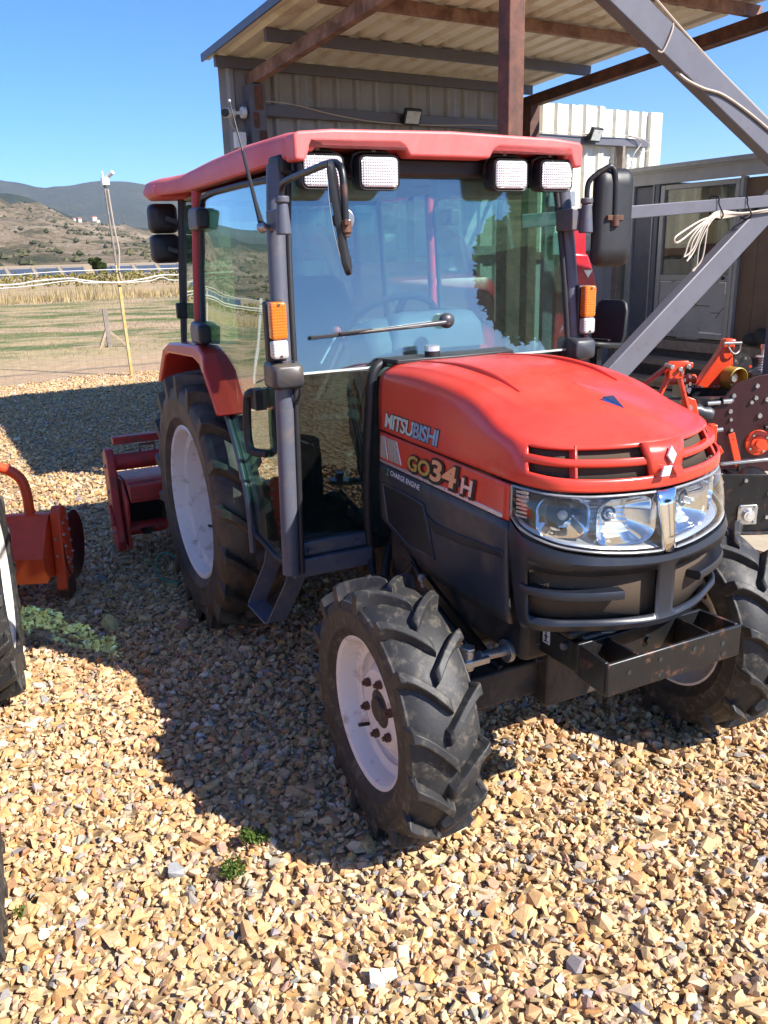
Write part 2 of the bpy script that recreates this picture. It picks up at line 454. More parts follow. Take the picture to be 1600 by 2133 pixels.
def slab_mat():
    m, nt, out = nodes('dusty_concrete')
    tc = N(nt, 'TexCoord'); v = tc.outputs['Object']
    c = ramp(nt, noise(nt, v, 1.6, 9, .68), [(.3, (.30, .24, .17)), (.7, (.50, .42, .31))])
    c = mixc(nt, ramp(nt, noise(nt, v, 9, 8, .7), [(.55, (0,0,0)), (.7, (.5,.5,.5))]), c, (.24, .19, .14))
    p = N(nt, 'BsdfPrincipled'); nt.links.new(c, p.inputs['Base Color']); p.inputs['Roughness'].default_value = .9
    nt.links.new(bumpn(nt, noise(nt, v, 40, 8, .7), .3, .01), p.inputs['Normal']); nt.links.new(p.outputs[0], out.inputs[0]); return m
mb = MB(); pts = [fyard(.15, 7.6), fyard(11, 7.6), fyard(11, -.6), fyard(.15, -.6)]
mb.add([p + Vector((0,0,-.012)) for p in pts] + [p + Vector((0,0,.012)) for p in pts], [(0,1,2,3),(7,6,5,4),(0,4,5,1),(1,5,6,2),(2,6,7,3),(3,7,4,0)])
tag(ob('concrete_slab', mb, slab_mat(), smooth=0), kind='structure')

# ---- gravel: tens of thousands of crushed stones, one mass
def stone_mat():
    m, nt, out = nodes('crushed_stone')
    at = N(nt, 'Attribute', attribute_name='col'); tc = N(nt, 'TexCoord')
    n1 = noise(nt, tc.outputs['Object'], 130, 6, .7); n2 = noise(nt, tc.outputs['Object'], 38, 4, .6)
    c = mixc(nt, 1., at.outputs['Color'], ramp(nt, n1, [(.25, (.76, .74, .72)), (.75, (1.16, 1.14, 1.10))]), 'MULTIPLY')
    c = mixc(nt, ramp(nt, n2, [(.56, (0,0,0)), (.68, (.55,.55,.55))]), c, (.42, .25, .10))
    p = N(nt, 'BsdfPrincipled'); nt.links.new(c, p.inputs['Base Color']); p.inputs['Roughness'].default_value = .78
    p.inputs['Specular IOR Level'].default_value = .35
    nt.links.new(bumpn(nt, n1, .35, .004), p.inputs['Normal']); nt.links.new(p.outputs[0], out.inputs[0]); return m

def stone_protos(n, npts):
    out = []
    for i in range(n):
        bm = bmesh.new()
        P = rng.normal(size=(npts, 3)); P /= np.linalg.norm(P, axis=1)[:, None]; P *= rng.uniform(.75, 1.1, (npts, 1))
        P = np.sign(P)*np.abs(P)**rng.uniform(.5, .8)
        for p in P: bm.verts.new(p)
        bmesh.ops.convex_hull(bm, input=bm.verts[:])
        for v in [v for v in bm.verts if not v.link_faces]: bm.verts.remove(v)
        bmesh.ops.triangulate(bm, faces=bm.faces[:]); bm.verts.index_update()
        V = np.array([v.co[:] for v in bm.verts]); F = np.array([[v.index for v in f.verts] for f in bm.faces]); bm.free()
        out.append((V, F))
    return out
PAL = np.array([1.05, .96, .88])*np.array([(.46,.325,.175),(.52,.40,.24),(.56,.46,.31),(.44,.265,.115),(.37,.23,.13),(.36,.25,.20),(.29,.28,.265),(.25,.26,.28),(.58,.55,.49),(.40,.33,.25)])
PW = np.array([.29,.25,.13,.09,.07,.04,.035,.025,.03,.04]); PW = PW/PW.sum()
def stones(name, xy, L, protos, mat, zlo, zhi, label):
    n = len(xy); pid = rng.integers(0, len(protos), n)
    ci = rng.choice(len(PAL), n, p=PW); colr = PAL[ci]*rng.uniform(.95, 1.25, (n, 1))*rng.uniform(.94, 1.06, (n, 3))
    q = rng.normal(size=(n, 4)); q[:, 1:3] *= .32; q /= np.linalg.norm(q, axis=1)[:, None]
    w, x, y, z = q.T
    Rm = np.stack([1-2*(y*y+z*z), 2*(x*y-z*w), 2*(x*z+y*w), 2*(x*y+z*w), 1-2*(x*x+z*z), 2*(y*z-x*w), 2*(x*z-y*w), 2*(y*z+x*w), 1-2*(x*x+y*y)], -1).reshape(n, 3, 3)
    S = np.stack([L*.5, L*.5*rng.uniform(.55, .92, n), L*.5*rng.uniform(.34, .62, n)], -1)
    zc = rng.uniform(zlo, zhi, n) + L*.08
    VV = []; FF = []; CC = []; off = 0
    for k, (V, F) in enumerate(protos):
        idx = np.nonzero(pid == k)[0]
        if not len(idx): continue
        P = np.einsum('nij,nvj->nvi', Rm[idx], V[None]*S[idx][:, None, :])
        P[..., 0] += xy[idx, 0][:, None]; P[..., 1] += xy[idx, 1][:, None]; P[..., 2] += zc[idx][:, None]
        nv = V.shape[0]
        VV.append(P.reshape(-1, 3)); FF.append((F[None] + (off + np.arange(len(idx))*nv)[:, None, None]).reshape(-1, 3))
        CC.append(np.repeat(colr[idx], nv, 0)); off += len(idx)*nv
    VV = np.concatenate(VV); FF = np.concatenate(FF); CC = np.concatenate(CC)
    me = bpy.data.meshes.new(name)
    me.vertices.add(len(VV)); me.vertices.foreach_set('co', VV.astype(np.float32).ravel())
    me.loops.add(FF.size); me.loops.foreach_set('vertex_index', FF.astype(np.int32).ravel())
    me.polygons.add(len(FF)); me.polygons.foreach_set('loop_start', (np.arange(len(FF))*3).astype(np.int32))
    me.polygons.foreach_set('loop_total', np.full(len(FF), 3, np.int32))
    me.update(calc_edges=True); me.shade_flat()
    at = me.color_attributes.new('col', 'FLOAT_COLOR', 'POINT')
    at.data.foreach_set('color', np.concatenate([CC, np.ones((len(CC), 1))], 1).astype(np.float32).ravel())
    me.materials.append(mat)
    o = bpy.data.objects.new(name, me); COL.objects.link(o)
    return tag(o, label, 'gravel', kind='stuff')

def in_yard(xy):
    d = xy - np.array([YARD.x, YARD.y]); a = d @ np.array([EA.x, EA.y]); b = d @ np.array([EB.x, EB.y])
    return (b > -3.25 + .25*np.sin(a*1.7)) & ~((a > .12) & (b < 7.63))
def sample(y0, y1, dens, wl, wr):
    ar = (wl+wr)*(y1*y1-y0*y0)/2; n = int(ar*dens)
    y = np.sqrt(rng.uniform(y0*y0, y1*y1, n)); x = rng.uniform(-wl, wr, n)*y
    xy = np.stack([x, y], -1); return xy[in_yard(xy)]
SM = stone_mat()
xyA = sample(.8, 5.0, 4300, .58, .62); LA = np.clip(rng.lognormal(math.log(.0235), .38, len(xyA)), .011, .075)
xyB = sample(5.0, 13.2, 1150, .60, .05); LB = np.clip(rng.lognormal(math.log(.030), .3, len(xyB)), .02, .08)
def margin(x0, x1, y0, y1, dens):
    n = int((x1-x0)*(y1*y1-y0*y0)/2*dens); y = np.sqrt(rng.uniform(y0*y0, y1*y1, n)); xy = np.stack([rng.uniform(x0, x1, n)*y, y], -1); return xy[in_yard(xy)]
xyC = np.concatenate([margin(-1.05, -.58, .6, 4.6, 2300), margin(.62, 1.1, .6, 4.6, 2300), margin(.05, .35, 4.8, 6.2, 1200)]); LC = np.clip(rng.lognormal(math.log(.029), .3, len(xyC)), .014, .07)
stones('gravel', np.concatenate([xyA, xyB, xyC]), np.concatenate([LA, LB, LC]), stone_protos(34, 11) + stone_protos(30, 15), SM, -.010, .003, 'tan crushed stone gravel covering the yard')

# ---- a larger yellowish stone lying beside the tiller, and a reddish one
def big_stone(loc, size, col, label, seed):
    global rng
    keep = rng; rng = np.random.default_rng(seed)
    V, F = stone_protos(1, 14)[0]; rng = keep
    mb = MB(); mb.add([(v[0]*size[0], v[1]*size[1], v[2]*size[2]) for v in V], [tuple(int(i) for i in f) for f in F])
    o = ob('stone', mb, paint('stone_' + str(seed), col, .85, var=.15, scale=40, bump=.3, bscale=90), smooth=0)
    o.location = loc; o.rotation_euler = (.2, .1, seed)
    return tag(o, label, 'stone')
big_stone((-1.262, 3.56, .03), (.038, .045, .05), (.46, .40, .20), 'large yellowish square stone standing up beside the orange tiller', 4)
big_stone((-.93, 3.56, .012), (.07, .05, .02), (.30, .15, .09), 'flat reddish brown stone on shaded gravel near the rear tyre', 9)
big_stone((-.60, 1.93, .012), (.028, .026, .02), (.27, .27, .27), 'smooth grey stone near the green weeds', 13)

# ---- grass, dry grass and vines in the field
def blades(name, pos, h, lean, width, mat, label, cat):
    n = len(pos); ang = rng.uniform(0, 2*PI, n); la = rng.uniform(0, 2*PI, n); ll = lean*rng.uniform(.2, 1, n)*h
    dx, dy = np.cos(ang)*width/2, np.sin(ang)*width/2
    V = np.zeros((n, 3, 3)); V[:, 0] = pos; V[:, 1] = pos; V[:, 2] = pos
    V[:, 0, 0] -= dx; V[:, 0, 1] -= dy; V[:, 1, 0] += dx; V[:, 1, 1] += dy
    V[:, 2, 0] += np.cos(la)*ll; V[:, 2, 1] += np.sin(la)*ll; V[:, 2, 2] += h
    me = bpy.data.meshes.new(name); me.vertices.add(n*3); me.vertices.foreach_set('co', V.astype(np.float32).ravel())
    me.loops.add(n*3); me.loops.foreach_set('vertex_index', np.arange(n*3, dtype=np.int32))
    me.polygons.add(n); me.polygons.foreach_set('loop_start', np.arange(n, dtype=np.int32)*3); me.polygons.foreach_set('loop_total', np.full(n, 3, np.int32))
    me.update(calc_edges=True); me.materials.append(mat)
    o = bpy.data.objects.new(name, me); COL.objects.link(o); return tag(o, label, cat, kind='stuff')
def leafmat(name, c0, c1, scale=3., trans=.3):
    m, nt, out = nodes(name)
    tc = N(nt, 'TexCoord'); g = N(nt, 'NewGeometry')
    k = math_(nt, 'ADD', math_(nt, 'MULTIPLY', noise(nt, tc.outputs['Object'], scale, 5, .7), .6), math_(nt, 'MULTIPLY', g.outputs['Random Per Island'], .4))
    c = ramp(nt, k, [(.3, c0), (.7, c1)])
    d = N(nt, 'BsdfDiffuse'); t = N(nt, 'BsdfTranslucent'); nt.links.new(c, d.inputs[0]); nt.links.new(c, t.inputs[0])
    mx = N(nt, 'MixShader', i_0=trans); nt.links.new(d.outputs[0], mx.inputs[1]); nt.links.new(t.outputs[0], mx.inputs[2])
    nt.links.new(mx.outputs[0], out.inputs[0]); return m
def strip(n, a0, a1, b0, b1, zz=-.02):
    a = rng.uniform(a0, a1, n); b = rng.uniform(b0, b1, n)
    return np.stack([YARD.x + EA.x*a + EB.x*b, YARD.y + EA.y*a + EB.y*b, np.full(n, zz)], -1)
MDRY = leafmat('dry_grass', (.36, .26, .12), (.60, .47, .26), .5); MGRN = leafmat('short_green_grass', (.050, .085, .020), (.20, .22, .075), .35); MTAN = leafmat('tan_stubble', (.30, .22, .11), (.52, .41, .22), .4)
p = strip(70000, -40, 20, -27, -6.5); q = .5*np.sin(p[:, 0]*.55+p[:, 1]*.21) + .5*np.sin(p[:, 1]*.9-p[:, 0]*.13) + rng.normal(0, .35, len(p))
blades('field_grass', p[q > .4], rng.uniform(.02, .07, (q > .4).sum()), 1.4, .014, MGRN, 'short green grass growing in patches across the field', 'grass')
blades('field_stubble', p[q <= .4], rng.uniform(.02, .07, (q <= .4).sum()), 1.4, .012, MTAN, 'dry tan stubble covering the field', 'grass')
p = strip(30000, -95, 30, -34.5, -29); hh = rng.uniform(.28, .72, len(p))*(.8+.25*np.sin(p[:, 0]*1.3))
blades('dry_grass', p, hh, .25, .045, MDRY, 'tall dry straw coloured grass along the far side of field', 'grass')
p = strip(1800, -90, 20, -29, -27.6); blades('cut_straw', p, rng.uniform(.08, .35, len(p)), 1.0, .05, MDRY, 'loose cut straw lying before the tall dry grass', 'straw')

def hnoise(x, y, s, oct=5, seed=0):
    from mathutils import noise as mn
    return mn.fractal(Vector((x*s+seed*17.3, y*s-seed*9.1, seed*3.7)), 1.0, 2.0, oct)

def leaf_cloud(centers, radii, n, size):
    """little leaf quads through ellipsoids"""
    V = []; F = []
    centers = np.array(centers); radii = np.array(radii)
    w = radii.prod(1)**.66; idx = rng.choice(len(centers), n, p=w/w.sum())
    d = rng.normal(size=(n, 3)); d /= np.linalg.norm(d, axis=1)[:, None]; d *= rng.uniform(.25, 1, (n, 1))**.5
    P = centers[idx] + d*radii[idx]
    u = rng.normal(size=(n, 3)); u /= np.linalg.norm(u, axis=1)[:, None]; w2 = rng.normal(size=(n, 3)); w2 -= u*(u*w2).sum(1)[:, None]; w2 /= np.linalg.norm(w2, axis=1)[:, None]
    s = size*rng.uniform(.6, 1.3, (n, 1))
    Q = np.stack([P-u*s, P+w2*s*.55, P+u*s, P-w2*s*.55], 1).reshape(-1, 3)
    mb = MB(); mb.v = [tuple(q) for q in Q]; mb.f = [(4*i, 4*i+1, 4*i+2, 4*i+3) for i in range(n)]
    return mb
MVINE = leafmat('vine_leaf', (.05, .07, .018), (.34, .27, .055), .4)
MTREE = leafmat('dark_tree_leaf', (.030, .052, .016), (.095, .125, .040), .8)
cs = []; rs = []
for row in range(3):
    for k in range(150):
        c = fyard(-100 + k*.95 + rng.uniform(-.2, .2), -47 - row*5, .45)
        cs.append((c.x, c.y, .50)); rs.append((.55, .45, .55*rng.uniform(.6, 1.1)))
o = ob('vineyard', leaf_cloud(cs, rs, 26000, .10), MVINE, smooth=0, fix=False); tag(o, 'rows of yellowing vines beyond the dry grass', 'vines', kind='stuff')

# far solar panels on posts
mpan = paint('solar_cells', (.05, .065, .10), .35, var=.1, scale=.6)
proto = None
for k in range(22):
    a0 = -22 + k*2.25 + (.5 if k % 5 == 2 else 0); pos = fyard(a0, -74, 0)
    if proto is None:
        proto = thing('solar_panel', '', 'solar panel', group='solar panels beyond the vineyard')
        rot = Matrix.Rotation(R(38), 4, 'X').to_3x3()
        ob('panel', MB().box((0, 0, 1.05), (1.95, .95, .05), rot), mpan, proto, smooth=0)
        fr = MB()
        for sx in (-.98, .98): fr.bar(Vector((sx, 0, 1.05)) + rot @ Vector((0, -.68, 0)), Vector((sx, 0, 1.05)) + rot @ Vector((0, .68, 0)), .07, .07)
        for sy in (-.68, .68): fr.bar(Vector((-.98, 0, 1.05)) + rot @ Vector((0, sy, 0)), Vector((.98, 0, 1.05)) + rot @ Vector((0, sy, 0)), .07, .07)
        ob('frame', fr, MT['steel'], proto, smooth=0)
        ob('post', MB().bar((0, .1, -.1), (0, .1, 1.0), .1, .1), MT['steel'], proto, smooth=0)
        o = proto
    else: o = copy_tree(proto)
    o.location = pos - Vector((0, 0, .28)); o.rotation_euler = (0, 0, YA + R(8))
    o['label'] = 'tilted blue grey solar panel in the long row beyond the vineyard'

def tree(name, loc, h, rad, nleaf, leafs, label, cat='tree', tr=.12, group=None, mat=None):
    t = thing(name, label, cat, loc, group=group)
    tk = MB(); cs = []; rs = []
    tk.tube([(0,0,-.1),(rad*.03,0,h*.3),(rad*.05,rad*.03,h*.6),(0,0,h*.85)], [tr, tr*.8, tr*.5, tr*.12], 8)
    for k in range(11):
        az = k*2.4; e = rng.uniform(.25, .85); r0 = rad*rng.uniform(.45, .95)
        tip = Vector((math.cos(az)*r0, math.sin(az)*r0, h*(.32+.6*e)))
        tk.tube([(0, 0, h*(.2+.45*e)), tip*.5 + Vector((0, 0, h*.18)), tip], [tr*.4, tr*.25, tr*.06], 5)
        cs.append(tuple(tip)); rs.append((rad*.42*rng.uniform(.7, 1.2), rad*.42*rng.uniform(.7, 1.2), h*.15*rng.uniform(.7, 1.2)))
    cs.append((0, 0, h*.88)); rs.append((rad*.4, rad*.4, h*.13))
    ob('trunk', tk, MT['woodgrey'], t)
    ob('crown', leaf_cloud(cs, rs, nleaf, leafs), mat or MTREE, t, smooth=0, fix=False)
    return t
tree('field_tree', fyard(15.5, -71), 1.9, .6, 1400, .16, 'small round green tree standing beside the solar panels')
tree('field_tree', fyard(20.5, -60), 3.6, 1.6, 1600, .16, 'taller bushy tree behind the black rear lamps of the tractor')
# trees behind the camera: they show as dark foliage in the windscreen
tree('yard_tree', (9.3, -.75, 0), 4.6, 1.0, 16000, .09, 'broad green tree beside the yard seen reflected in the windscreen', tr=.16)

# the air: far things fade to a pale blue
m, nt, out = nodes('pale_air'); pv = N(nt, 'VolumePrincipled'); pv.inputs['Density'].default_value = 7.5e-5; pv.inputs['Color'].default_value = (.80, .88, 1, 1); pv.inputs['Anisotropy'].default_value = .2
nt.links.new(pv.outputs[0], out.inputs['Volume'])
tag(ob('haze', MB().bb((-9500, -9500, -6), (9500, 9500, 640)), m, smooth=0), kind='stuff')
# hills, nearest first
def hill_mat(name, cols, scale, mid=.5, bump=40):
    m, nt, out = nodes(name)
    tc = N(nt, 'TexCoord'); mp = N(nt, 'Mapping'); mp.inputs['Scale'].default_value = (1, 1, 2.6); nt.links.new(tc.outputs['Object'], mp.inputs[0])
    n1 = noise(nt, mp.outputs[0], scale, 12, .68, .5); n2 = noise(nt, mp.outputs[0], scale*9, 8, .7)
    k = math_(nt, 'ADD', math_(nt, 'MULTIPLY', n1, .72), math_(nt, 'MULTIPLY', n2, .28))
    c = ramp(nt, k, cols)
    p = N(nt, 'BsdfPrincipled'); nt.links.new(c, p.inputs['Base Color']); p.inputs['Roughness'].default_value = 1; p.inputs['Specular IOR Level'].default_value = .1
    nt.links.new(bumpn(nt, n2, 1., bump), p.inputs['Normal']); nt.links.new(p.outputs[0], out.inputs[0]); return m
def hill(name, r0, r1, crest, mat, amp, nfreq, rows=26, az0=62, az1=200, naz=260, seed=1):
    """crest: (azimuth deg, tangent of elevation seen from the yard)"""
    mb = MB(); G = []
    ca = [c[0] for c in crest]; ce = [c[1] for c in crest]
    for i in range(rows):
        t = i/(rows-3); row = []
        for j in range(naz):
            az = az0 + (az1-az0)*j/(naz-1); e = float(np.interp(az, ca, ce))
            r_ = r0 + (r1-r0)*t; x, y = r_*math.cos(R(az)), r_*math.sin(R(az))
            hz = e*r1*(min(t, 1)**1.25 if t <= 1 else 1-(t-1)*4)
            hz *= 1 + amp*hnoise(x, y, nfreq, 6, seed)*(1 if t < 1 else .5)*min(1, t*3)
            hz += amp*.25*e*r1*hnoise(x, y, nfreq*4, 5, seed+3)*min(1, t*4)
            row.append((x, y, hz - 1.5 if i else -3))
        G.append(row)
    mb.grid(G); return tag(ob(name, mb, mat, smooth=70), kind='structure')
# visible azimuths run from 103 (right, beside the cab) to 114 degrees (left edge)
hill('bare_hill', 500, 1500, [(60,.03),(98,.026),(103,.029),(106,.034),(108.5,.040),(110.5,.052),(112,.054),(114,.060),(118,.060),(130,.05),(150,.06),(200,.04)],
     hill_mat('dry_badland', [(.38, (.060, .068, .034)), (.47, (.16, .13, .075)), (.53, (.30, .225, .145)), (.66, (.46, .365, .26))], .016, bump=8), .42, .006, seed=2)
hill('wooded_hill', 1700, 2700, [(60,.04),(100,.030),(105,.036),(108,.044),(110,.060),(112,.073),(113.5,.073),(115,.070),(125,.075),(150,.06),(200,.05)],
     hill_mat('pine_wood', [(.4, (.030, .042, .024)), (.55, (.055, .068, .036)), (.7, (.16, .13, .075))], .006, bump=20), .22, .0022, seed=5)
hill('far_ridge', 3500, 5600, [(60,.05),(90,.06),(100,.070),(103,.076),(105,.081),(107,.082),(108.5,.078),(110,.075),(112,.083),(114,.090),(118,.095),(130,.08),(150,.09),(200,.06)],
     hill_mat('forest_ridge', [(.38, (.035, .045, .027)), (.55, (.065, .075, .040)), (.72, (.15, .12, .075))], .0035, bump=40), .10, .0011, seed=8)
# scrub dotted over the bare hill
hb_ = bpy.data.objects['bare_hill']; vv = np.array([v.co[:] for v in hb_.data.vertices]); az_ = np.degrees(np.arctan2(vv[:, 1], vv[:, 0])); rr_h = np.hypot(vv[:, 0], vv[:, 1])
ok = np.nonzero((az_ > 100) & (az_ < 150) & (rr_h < 1480) & (rr_h > 510))[0]
idx = rng.choice(ok, 5200); cc = vv[idx] + np.stack([rng.normal(0, 9, len(idx)), rng.normal(0, 9, len(idx)), np.zeros(len(idx))], -1)
keep = np.array([hnoise(c[0], c[1], .012, 4, 11) for c in cc]) + rng.normal(0, .25, len(cc)) > -.02; cc = cc[keep]
oct_ = np.array([(1,0,0),(0,1,0),(-1,0,0),(0,-1,0),(0,0,.9),(0,0,-.6)]); of = np.array([(0,1,4),(1,2,4),(2,3,4),(3,0,4),(1,0,5),(2,1,5),(3,2,5),(0,3,5)])
sz = rng.uniform(1.2, 3.6, len(cc))[:, None, None]*rng.uniform(.7, 1.3, (len(cc), 6, 1)); PV = cc[:, None, :] + oct_[None]*sz
mbs = MB(); mbs.v = [tuple(p) for p in PV.reshape(-1, 3)]; mbs.f = [tuple(int(x) for x in f + 6*i) for i in range(len(cc)) for f in of]
tag(ob('hill_scrub', mbs, leafmat('scrub_leaf', (.035, .045, .020), (.11, .10, .05), .02, .05), smooth=0, fix=False), 'dark scrub bushes dotted over the bare hill', 'scrub', kind='stuff')
# village houses under the wooded hill
hw = paint('pale_house_wall', (.62, .56, .48), .8); hr = paint('tile_roof', (.36, .14, .08), .8)
proto = None
for k in range(9):
    az = 107.2 + k*.33 + .1*math.sin(k*5); rr = 1540 + 25*math.sin(k*3.1)
    if proto is None:
        proto = thing('village_house', '', 'house', group='village houses at the foot of the hills')
        ob('wall', MB().bb((-6, -4, -4), (6, 4, 5)), hw, proto, smooth=0)
        ob('roof', MB().prism([(-6.6, 4.9), (6.6, 4.9), (0, 8)], (0, -4.6, 0), (1, 0, 0), (0, 0, 1), (0, 9.2, 0)), hr, proto, smooth=0)
        o = proto
    else: o = copy_tree(proto)
    o.location = (rr*math.cos(R(az)), rr*math.sin(R(az)), rr*.041 + 4*math.sin(k*2.2)); o.rotation_euler = (0, 0, R(20+k*31)); s_ = .45 + .25*math.sin(k*1.7)**2; o.scale = (s_, s_, s_)
    o['label'] = 'tiny pale house of the far village below the wooded hill'

# ---- fence line at the edge of the yard
pole = thing('camera_pole', 'leaning yellow steel pole carrying a small camera by the fence', 'pole', fyard(-.53, -3.02))
pole.rotation_euler = (0, R(-1.5), YA)
ob('post', MB().bar((0, 0, -.2), (0, 0, 1.55), .042, .042), MT['yellow'], pole, bevel=.006)
ob('upper_post', MB().bar((0, 0, 1.54), (-.01, 0, 2.62), .030, .030), MT['woodgrey'], pole, bevel=.004)
ob('camera', MB().bb((-.05, -.06, 2.6), (.05, .02, 2.70)).cyl((.03, -.02, 2.70), (.10, -.10, 2.76), .03).cyl((-.02, 0, 2.7), (-.02, 0, 2.78), .012), MT['white'], pole, bevel=.006)
pth = [(.02, -.03, 2.55), (.03, -.035, 2.1), (.055, -.035, 1.75), (.02, -.035, 1.5), (.035, -.035, 1.35)]
ob('cable', MB().tube([tuple(p) for p in crom(pth, 6)], .011, 6), MT['cable'], pole)
FB = -3.0
def fpath(L, r_, name, label, mat='conduit'):
    o = ob(name, MB().tube([tuple(fyard(p[0], FB + .05, p[1])) for p in crom(L, 6)], r_, 8), MT[mat]); return tag(o, label, 'conduit' if name != 'wire' else 'wire')
ext = lambda L: [(-9.5, L[0][1]-.02), (-7.6, L[0][1]+.05), (-5.6, L[0][1]-.03), (-3.8, L[0][1]+.03)] + L + [(1.6, L[-1][1]+.02), (3.0, L[-1][1])]
fpath(ext([(-2.12,1.34),(-1.7,1.373),(-1.26,1.394),(-1.1,1.369),(-.88,1.335),(-.56,1.316),(-.2,1.355),(.05,1.393),(.4,1.387)]), .011, 'conduit', 'thick white plastic conduit hung along the fence past the pole')
fpath(ext([(-2.12,1.30),(-1.26,1.362),(-1.01,1.325),(-.68,1.32),(-.45,1.31),(-.14,1.32),(.04,1.365),(.15,1.325),(.4,1.315)]), .007, 'conduit', 'thinner pale conduit sagging under the thick white one')
fpath(ext([(-2.1,1.468),(-1.75,1.474),(-1.37,1.487),(-.6,1.492),(-.19,1.481),(.41,1.482)]), .006, 'wire', 'straight pale top wire of the fence above the conduits')
fence = thing('wire_fence', 'thin square mesh wire fence along the gravel edge', 'fence', fyard(0, FB)); fence.rotation_euler = (0, 0, YA)
wm = MB()
for k in range(112): wm.bar((-9.5+k*.11, 0, 0), (-9.5+k*.11, 0, 1.30), .0022, .0022)
for k in range(12): wm.bar((-9.5, 0, .04+k*.115), (2.8, 0, .04+k*.115), .0022, .0022)
o = ob('mesh', wm, MT['zinc'], fence, smooth=0); o['kind'] = 'stuff'
for k in range(4): ob('post', MB().bar((-9.4+k*2.0, .02, -.2), (-9.4+k*2.0, .02, 1.48), .04, .04), MT['conduit'], fence)
stk = thing('wooden_stake', 'weathered wooden stake held by two slanting braces in the field', 'stake', (-5.27, 16.85, -.02), R(25))
ob('stake', MB().bar((0, 0, -.2), (-.03, 0, .74), .085, .085), MT['woodgrey'], stk, bevel=.006)
ob('brace', MB().bar((-.20, -.02, -.02), (-.04, 0, .34), .07, .05), MT['wood'], stk, bevel=.004)
ob('brace', MB().bar((.36, -.05, -.02), (.02, 0, .30), .08, .05), MT['wood'], stk, bevel=.004)
tag(ob('plank', MB().bar((-.7, -.1, 0), (-.1, -.05, .02), .12, .05), MT['wood'], bevel=.004), 'weathered plank lying by the wooden stake', 'plank').location = (-5.27, 16.85, 0)

# ---- weeds in the gravel
MWEED = leafmat('weed_leaf', (.050, .095, .020), (.16, .21, .055), 30.)
def weed(loc, rad, n, label):
    t = thing('weed', label, 'weed', loc)
    cs = [(rad*.5*math.cos(k*1.3)*rng.uniform(.3, 1.2), rad*.5*math.sin(k*1.3)*rng.uniform(.3, 1.2), .02+.014*rng.uniform(0, 1)) for k in range(9)]
    ob('leaf', leaf_cloud(cs, [(rad*.4, rad*.4, .014)]*9, n, .0058), MWEED, t, smooth=0, fix=False)
    st = MB()
    for c in cs: st.tube([(0, 0, 0), (c[0]*.5, c[1]*.5, .018), c], .0012, 4)
    ob('stem', st, MWEED, t)
weed((-.397, 2.04, .012), .05, 420, 'small low green weed beside the edge of the tractor shadow')
weed((-.434, 1.905, .012), .048, 360, 'small low green weed out in the sunlit gravel')
weed((-.955, 1.77, .012), .02, 26, 'tiny grey green weed beside the tyre at the left edge')
# ------------------------------------------------------------------ open shed, corrugated wall, hut
def yl(a, b, z): return Vector((a, -b, z))
def rz_(b): return 3.66 + .06*b            # underside of the roof sheets
def corr(n0, width, pitch, top, base, hgt):
    """trapezoid rib profile as (along, out) points from n0"""
    P = []; k = 0; x = n0
    P.append((x, 0))
    while x < n0 + width - 1e-6:
        e = min(x + pitch, n0 + width)
        for u, h in ((base*.5, 0), (base*.5 + (pitch-base-top)*.0 + .03, hgt), (base*.5 + .03 + top, hgt), (base*.5 + .06 + top, 0)):
            if x + u < e: P.append((x + u, h))
        P.append((e, 0)); x = e
    return P

shed = thing('open_shed', 'open steel framed shed with a low sloping corrugated roof behind the tractor', 'shed', SHED, YA)
shed.scale = (SK, SK, SK)
# roof: sheets run from the back wall towards the camera, ribs stand up
PIT = .262
a0 = -.16
for k in range(5):
    w = PIT*4 if k < 4 else PIT*1.2
    prof = corr(a0, w, PIT, .05, .15, .045)
    for L0, L1, dz in ((-.12, 3.05, 0), (2.95, 5.62, .012)):
        top = [yl(p[0], L0, rz_(L0) + p[1] + dz + .002*k) for p in prof]; bot = [yl(p[0], L1, rz_(L1) + p[1] + dz + .002*k) for p in prof]
        mb = MB(); n = len(prof); th = Vector((0, 0, .0022))
        mb.add(top + bot + [v + th for v in top] + [v + th for v in bot], [(i, i+1, n+i+1, n+i) for i in range(n-1)] + [(2*n+i+1, 2*n+i, 3*n+i, 3*n+i+1) for i in range(n-1)]
               + [(i+1, i, 2*n+i, 2*n+i+1) for i in range(n-1)] + [(n+i, n+i+1, 3*n+i+1, 3*n+i) for i in range(n-1)] + [(0, n, 3*n, 2*n), (n-1, 3*n-1, 4*n-1, 2*n-1)])
        ob('roof_sheet', mb, MT['creamin'], shed, smooth=20)
    a0 += w
AW = a0
ob('edge_flashing', MB().prism([(0, 0), (.02, 0), (.02, .075), (0, .075)], yl(-.175, -.13, rz_(-.13)-.02), (1, 0, 0), (0, 0, 1), yl(0, 5.76, .345)), MT['pillar'], shed, smooth=0)
# purlins along the wall
for b, m_, l0, l1 in ((.12, 'greysteel', -.12, 4.25), (1.12, 'greysteel', .02, 4.30), (2.26, 'rustlight', .02, 4.36), (3.4, 'rustlight', .02, 4.36), (4.5, 'greysteel', .02, 4.36)):
    z = rz_(b) - .075
    ob('purlin', MB().bb((l0, -b-.03, z-.045), (l1, -b+.03, z+.065)), MT[m_], shed, bevel=.006)
ob('edge_bar', MB().bar(yl(4.42, -.1, rz_(-.1)-.2), yl(4.42, 5.6, rz_(5.6)-.2), .05, .06), MT['rust'], shed, bevel=.006)
